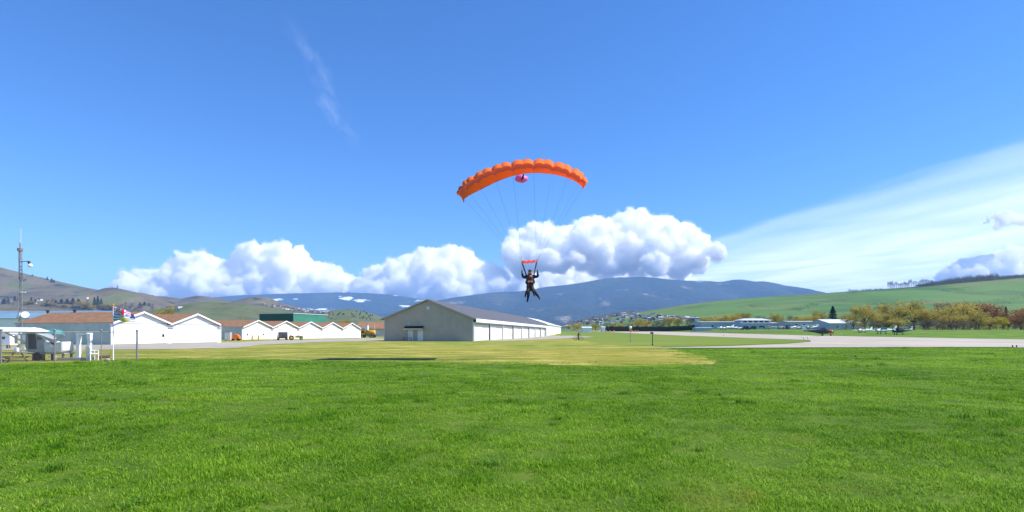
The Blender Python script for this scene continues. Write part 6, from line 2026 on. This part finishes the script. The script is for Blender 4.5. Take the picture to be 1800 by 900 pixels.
# ------------------------------------------------------------------ low brush line along the field behind the runway
vs, fs = [], []
for i in range(7000):
    px = rnd.uniform(1520, 1860); d = 215 + rnd.uniform(0, 10)
    x = (px - 900) / F * d
    p = Vector((x, d, gz(x, d) + rnd.uniform(0, 0.9 + 0.4 * noise.noise(Vector((x * 0.2, 0, 0))))))
    a = Vector((rnd.gauss(0, 0.4), rnd.gauss(0, 0.4), 1)).normalized() * rnd.uniform(0.15, 0.4); b = Vector((0.03, 0.03, 0))
    k = len(vs); vs += [tuple(p + a), tuple(p + b), tuple(p - b)]; fs.append((k, k + 1, k + 2))
me = bpy.data.meshes.new('dry_brush'); me.from_pydata(vs, [], fs)
tag(link('dry_brush', me, leaf_mat('dry_brush', [(0.13, 0.11, 0.085), (0.20, 0.17, 0.13), (0.26, 0.21, 0.16)], 0.1)), 'strip of dry grey brush below the budding trees', 'brush', kind='stuff')

# shrubs along the gullies of the green hill
vs, fs = [], []
r = random.Random(9)
for line, nn_ in (([(1392, 547), (1410, 541), (1440, 533), (1470, 527), (1500, 521)], 420), ([(1655, 513), (1690, 509), (1705, 505)], 160), ([(1738, 535), (1770, 528), (1800, 521), (1840, 515)], 260), ([(1300, 541), (1330, 538), (1350, 541)], 120), ([(1490, 517), (1510, 515)], 50)):
    for i in range(nn_):
        x = r.uniform(line[0][0], line[-1][0]); y = lerp_list(line, x) + r.gauss(0, 1.0) + 2.2 * noise.noise(Vector((x * 0.06, 0, 0)))
        if noise.noise(Vector((x * 0.11, 7, 0))) < r.uniform(-0.5, 0.5): continue
        h = raycast(x, y, HILL_R)
        if h is None: continue
        for q in range(5):
            p = h + Vector((r.gauss(0, 2.2), r.gauss(0, 14), 0)); p.z += 0.0 + r.uniform(0, 1.6)
            hh = [b_.ray_cast(Vector((p.x, p.y, 400)), Vector((0, 0, -1))) for b_ in HILL_R]
            p.z = max([q_[0].z for q_ in hh if q_[0] is not None] or [p.z]) + r.uniform(0, 1.5)
            a = Vector((r.gauss(0, 1), r.gauss(0, 1), r.gauss(0, 1))).normalized() * r.uniform(0.4, 1.0); b = a.orthogonal().normalized() * 0.5
            k = len(vs); vs += [tuple(p + a), tuple(p + b), tuple(p - a), tuple(p - b)]; fs.append((k, k + 1, k + 2, k + 3))
me = bpy.data.meshes.new('gully_brush'); me.from_pydata(vs, [], fs)
tag(link('gully_brush', me, leaf_mat('gully_brush', [(0.05, 0.05, 0.03), (0.09, 0.085, 0.05), (0.12, 0.12, 0.06)], 0.2)), 'grey-brown brush growing along gullies of the green hill', 'brush', kind='stuff')
# ------------------------------------------------------------------ the lawn: tufts of blades scattered as one mass
def grass_mat(name, cols, dry):
    m = bpy.data.materials.new(name); m.use_nodes = True
    n, l = nt(m); n.clear()
    out = n.new('ShaderNodeOutputMaterial')
    ge = n.new('ShaderNodeNewGeometry'); oi = n.new('ShaderNodeObjectInfo')
    big = nnoise(n, l, ge.outputs['Position'], 0.16, 4, 0.6)
    mid = nnoise(n, l, ge.outputs['Position'], 0.9, 4, 0.65)
    v = nmath(n, l, 'ADD', nmath(n, l, 'MULTIPLY', nmath(n, l, 'SUBTRACT', big, 0.22), 0.95), nmath(n, l, 'MULTIPLY', nmath(n, l, 'SUBTRACT', mid, 0.12), 0.65))
    v = nmath(n, l, 'ADD', v, nmath(n, l, 'MULTIPLY', nmath(n, l, 'SUBTRACT', ge.outputs['Random Per Island'], 0.5), 0.6))
    v = nmath(n, l, 'ADD', v, nmath(n, l, 'MULTIPLY', nmath(n, l, 'SUBTRACT', oi.outputs['Random'], 0.5), 0.12))
    cr = n.new('ShaderNodeValToRGB'); el = cr.color_ramp.elements
    el[0].position, el[0].color = 0.25, (*cols[0], 1)
    el[1].position, el[1].color = 0.78, (*cols[-1], 1)
    for i, c in enumerate(cols[1:-1]):
        e = el.new(0.25 + 0.53 * (i + 1) / (len(cols) - 1)); e.color = (*c, 1)
    l.new(v, cr.inputs[0])
    col = cr.outputs[0]
    dn = nrange(n, l, nnoise(n, l, nmap(n, l, ge.outputs['Position'], loc=(31, 7, 0)), 0.5, 4, 0.6), 0.60, 0.74, 0.0, 0.55)
    mx = n.new('ShaderNodeMix'); mx.data_type = 'RGBA'
    l.new(dn, mx.inputs[0]); l.new(col, mx.inputs[6]); mx.inputs[7].default_value = (*dry, 1)
    b = n.new('ShaderNodeBsdfPrincipled')
    b.inputs['Roughness'].default_value = 0.5
    b.inputs['Specular IOR Level'].default_value = 0.12
    t = n.new('ShaderNodeBsdfTranslucent')
    l.new(mx.outputs[2], b.inputs['Base Color']); l.new(mx.outputs[2], t.inputs['Color'])
    ms = n.new('ShaderNodeMixShader'); ms.inputs[0].default_value = 0.45
    l.new(b.outputs[0], ms.inputs[1]); l.new(t.outputs[0], ms.inputs[2])
    l.new(ms.outputs[0], out.inputs['Surface'])
    MATS[name] = m
    return m
M_blade = grass_mat('lawn_blades', [(0.045, 0.14, 0.004), (0.12, 0.295, 0.007), (0.225, 0.43, 0.014), (0.40, 0.58, 0.06)], (0.40, 0.38, 0.07))
M_stubble = grass_mat('mown_blades', [(0.14, 0.19, 0.018), (0.27, 0.28, 0.03), (0.41, 0.36, 0.06), (0.54, 0.45, 0.12)], (0.46, 0.34, 0.10))

def tuft(name, r, blades, R_, h0, h1, wd, m):
    vs, fs = [], []
    for i in range(blades):
        a = r.uniform(0, 6.28); q = R_ * math.sqrt(r.random())
        b = Vector((q * math.cos(a), q * math.sin(a), -0.01))
        h = r.uniform(h0, h1)
        la = r.uniform(0, 6.28); ln = r.uniform(0.2, 1.05)
        d = Vector((math.cos(la), math.sin(la), 0))
        s = Vector((-d.y, d.x, 0)) * wd * r.uniform(0.6, 1.2)
        p1 = b + Vector((0, 0, h * 0.55)) + d * h * ln * 0.25
        p2 = b + Vector((0, 0, h * (1 - 0.25 * ln))) + d * h * ln
        k = len(vs)
        vs += [tuple(b - s), tuple(b + s), tuple(p1 + s * 0.8), tuple(p1 - s * 0.8), tuple(p2)]
        fs += [(k, k + 1, k + 2, k + 3), (k + 3, k + 2, k + 4)]
    me = bpy.data.meshes.new(name); me.from_pydata(vs, [], fs)
    me.materials.append(m)
    return bpy.data.objects.new(name, me)

def scatter(name, pts, rot, scl, variants, label, cat):
    col = bpy.data.collections.new(name + '_kinds')
    for v in variants: col.objects.link(v)
    me = bpy.data.meshes.new(name)
    me.from_pydata(pts, [], [])
    a = me.attributes.new('rz', 'FLOAT_VECTOR', 'POINT'); a.data.foreach_set('vector', np.array([(0, 0, x) for x in rot], dtype=np.float32).ravel())
    s = me.attributes.new('sz', 'FLOAT_VECTOR', 'POINT'); s.data.foreach_set('vector', np.array(scl, dtype=np.float32).ravel())
    o = link(name, me)
    ng = bpy.data.node_groups.new(name, 'GeometryNodeTree')
    ng.interface.new_socket('Geometry', in_out='INPUT', socket_type='NodeSocketGeometry')
    ng.interface.new_socket('Geometry', in_out='OUTPUT', socket_type='NodeSocketGeometry')
    N = ng.nodes; Lk = ng.links
    gi = N.new('NodeGroupInput'); go = N.new('NodeGroupOutput')
    ci = N.new('GeometryNodeCollectionInfo'); ci.inputs['Collection'].default_value = col
    ci.inputs['Separate Children'].default_value = True; ci.inputs['Reset Children'].default_value = True
    ip = N.new('GeometryNodeInstanceOnPoints'); ip.inputs['Pick Instance'].default_value = True
    na = N.new('GeometryNodeInputNamedAttribute'); na.data_type = 'FLOAT_VECTOR'; na.inputs['Name'].default_value = 'rz'
    ns = N.new('GeometryNodeInputNamedAttribute'); ns.data_type = 'FLOAT_VECTOR'; ns.inputs['Name'].default_value = 'sz'
    e2r = N.new('FunctionNodeEulerToRotation')
    Lk.new(gi.outputs[0], ip.inputs['Points']); Lk.new(ci.outputs[0], ip.inputs['Instance'])
    Lk.new(na.outputs[0], e2r.inputs[0]); Lk.new(e2r.outputs[0], ip.inputs['Rotation'])
    Lk.new(ns.outputs[0], ip.inputs['Scale'])
    Lk.new(ip.outputs[0], go.inputs[0])
    md = o.modifiers.new('scatter', 'NODES'); md.node_group = ng
    return tag(o, label, cat, kind='stuff')

def lawn_limit(x):                    # far edge of the lawn: the mown line on the left, the taxiway on the right
    if x > 14.2: return 55.0 if x > 24 else 56.5
    return None
poly_mown = mp_
def in_poly(x, y, poly):
    c = False; j = len(poly) - 1
    for i in range(len(poly)):
        xi, yi = poly[i]; xj, yj = poly[j]
        if (yi > y) != (yj > y) and x < (xj - xi) * (y - yi) / (yj - yi) + xi: c = not c
        j = i
    return c
r = random.Random(11)
gr = np.random.default_rng(5)
pts, rot, scl = [], [], []
pts2, rot2, scl2 = [], [], []
bands = [(0.4, 3.6, 40, 1.0), (3.6, 7, 46, 1.0), (7, 11, 30, 1.15), (11, 17, 17, 1.4), (17, 26, 9, 1.8), (26, 40, 4.5, 2.4), (40, 58, 2.2, 3.2)]
for d0, d1, dens, sc_ in bands:
    wid = 1.94 * (d0 + d1) / 2 + 16
    n_ = int(dens * wid * (d1 - d0))
    ys = gr.uniform(d0, d1, n_)
    xs = gr.uniform(-1, 1, n_) * (0.97 * ys + 8.0)
    for x, y in zip(xs.tolist(), ys.tolist()):
        lump = 0.9 * noise.noise(Vector((x * 0.45, y * 0.45, 0))) + 0.9 * noise.noise(Vector((x * 1.5, y * 1.5, 4)))
        mown = y > 28 and in_poly(x + r.gauss(0, 0.8), y + r.gauss(0, 1.6), poly_mown)
        if not mown:
            if x > 13 and y > 53.8: continue
            s = sc_ * r.uniform(0.75, 1.25)
            hz_ = (0.85 + 0.62 * lump) * (1.0 if y < 20 else 0.9)
            pts.append((x, y, gz(x, y) - 0.02)); rot.append(r.uniform(0, 6.28)); scl.append((s, s, max(0.28, hz_) * (0.7 + 0.3 * sc_)))
        else:
            s = sc_ * r.uniform(0.6, 1.2)
            pts2.append((x, y, gz(x, y) - 0.01)); rot2.append(r.uniform(0, 6.28)); scl2.append((s, s, (0.7 + 0.5 * lump) if lump > -0.9 else 0.3))
tv = [tuft('grass_tuft', r, 90, 0.18, 0.03, 0.09, 0.003, M_blade) for i in range(7)]
scatter('lawn_grass', pts, rot, scl, tv, 'lush green lawn grass in the foreground', 'grass')
sv = [tuft('stubble_tuft', r, 40, 0.2, 0.02, 0.06, 0.003, M_stubble) for i in range(4)]
scatter('mown_grass', pts2, rot2, scl2, sv, 'short yellow-green mown grass before the hangars', 'grass')
# darker, taller clumps and flat-leaved weeds here and there
M_clump = grass_mat('clump_blades', [(0.03, 0.10, 0.004), (0.07, 0.20, 0.007), (0.12, 0.29, 0.012), (0.24, 0.42, 0.04)], (0.1, 0.2, 0.02))
pts3, rot3, scl3 = [], [], []
for d0, d1, dens, sc_ in ((3.8, 10, 1.5, 1.0), (10, 20, 0.8, 1.25), (20, 34, 0.3, 1.6), (34, 53, 0.10, 2.0)):
    n_ = int(dens * 1.94 * (d0 + d1) / 2 * (d1 - d0))
    for i in range(n_):
        y = math.sqrt(r.uniform(d0 * d0, d1 * d1)); x = r.uniform(-1, 1) * (0.97 * y + 6)
        if noise.noise(Vector((x * 0.3, y * 0.3, 9))) < r.uniform(-0.5, 0.4): continue
        if y > 26 and (in_poly(x, y + 2.0, poly_mown) or (x > 12 and y > 52)): continue
        s = sc_ * r.uniform(0.5, 1.3)
        pts3.append((x, y, gz(x, y) - 0.02)); rot3.append(r.uniform(0, 6.28)); scl3.append((s, s * r.uniform(0.7, 1.3), s * r.uniform(0.6, 1.0)))
cv = [tuft('clump', r, 75, 0.13, 0.07, 0.15, 0.0045, M_clump) for i in range(3)] + [tuft('weed', r, 26, 0.09, 0.05, 0.10, 0.012, M_clump) for i in range(2)]
scatter('grass_clumps', pts3, rot3, scl3, cv, 'darker taller clumps and weeds dotted over the lawn', 'grass')
print('tufts', len(pts), len(pts2))
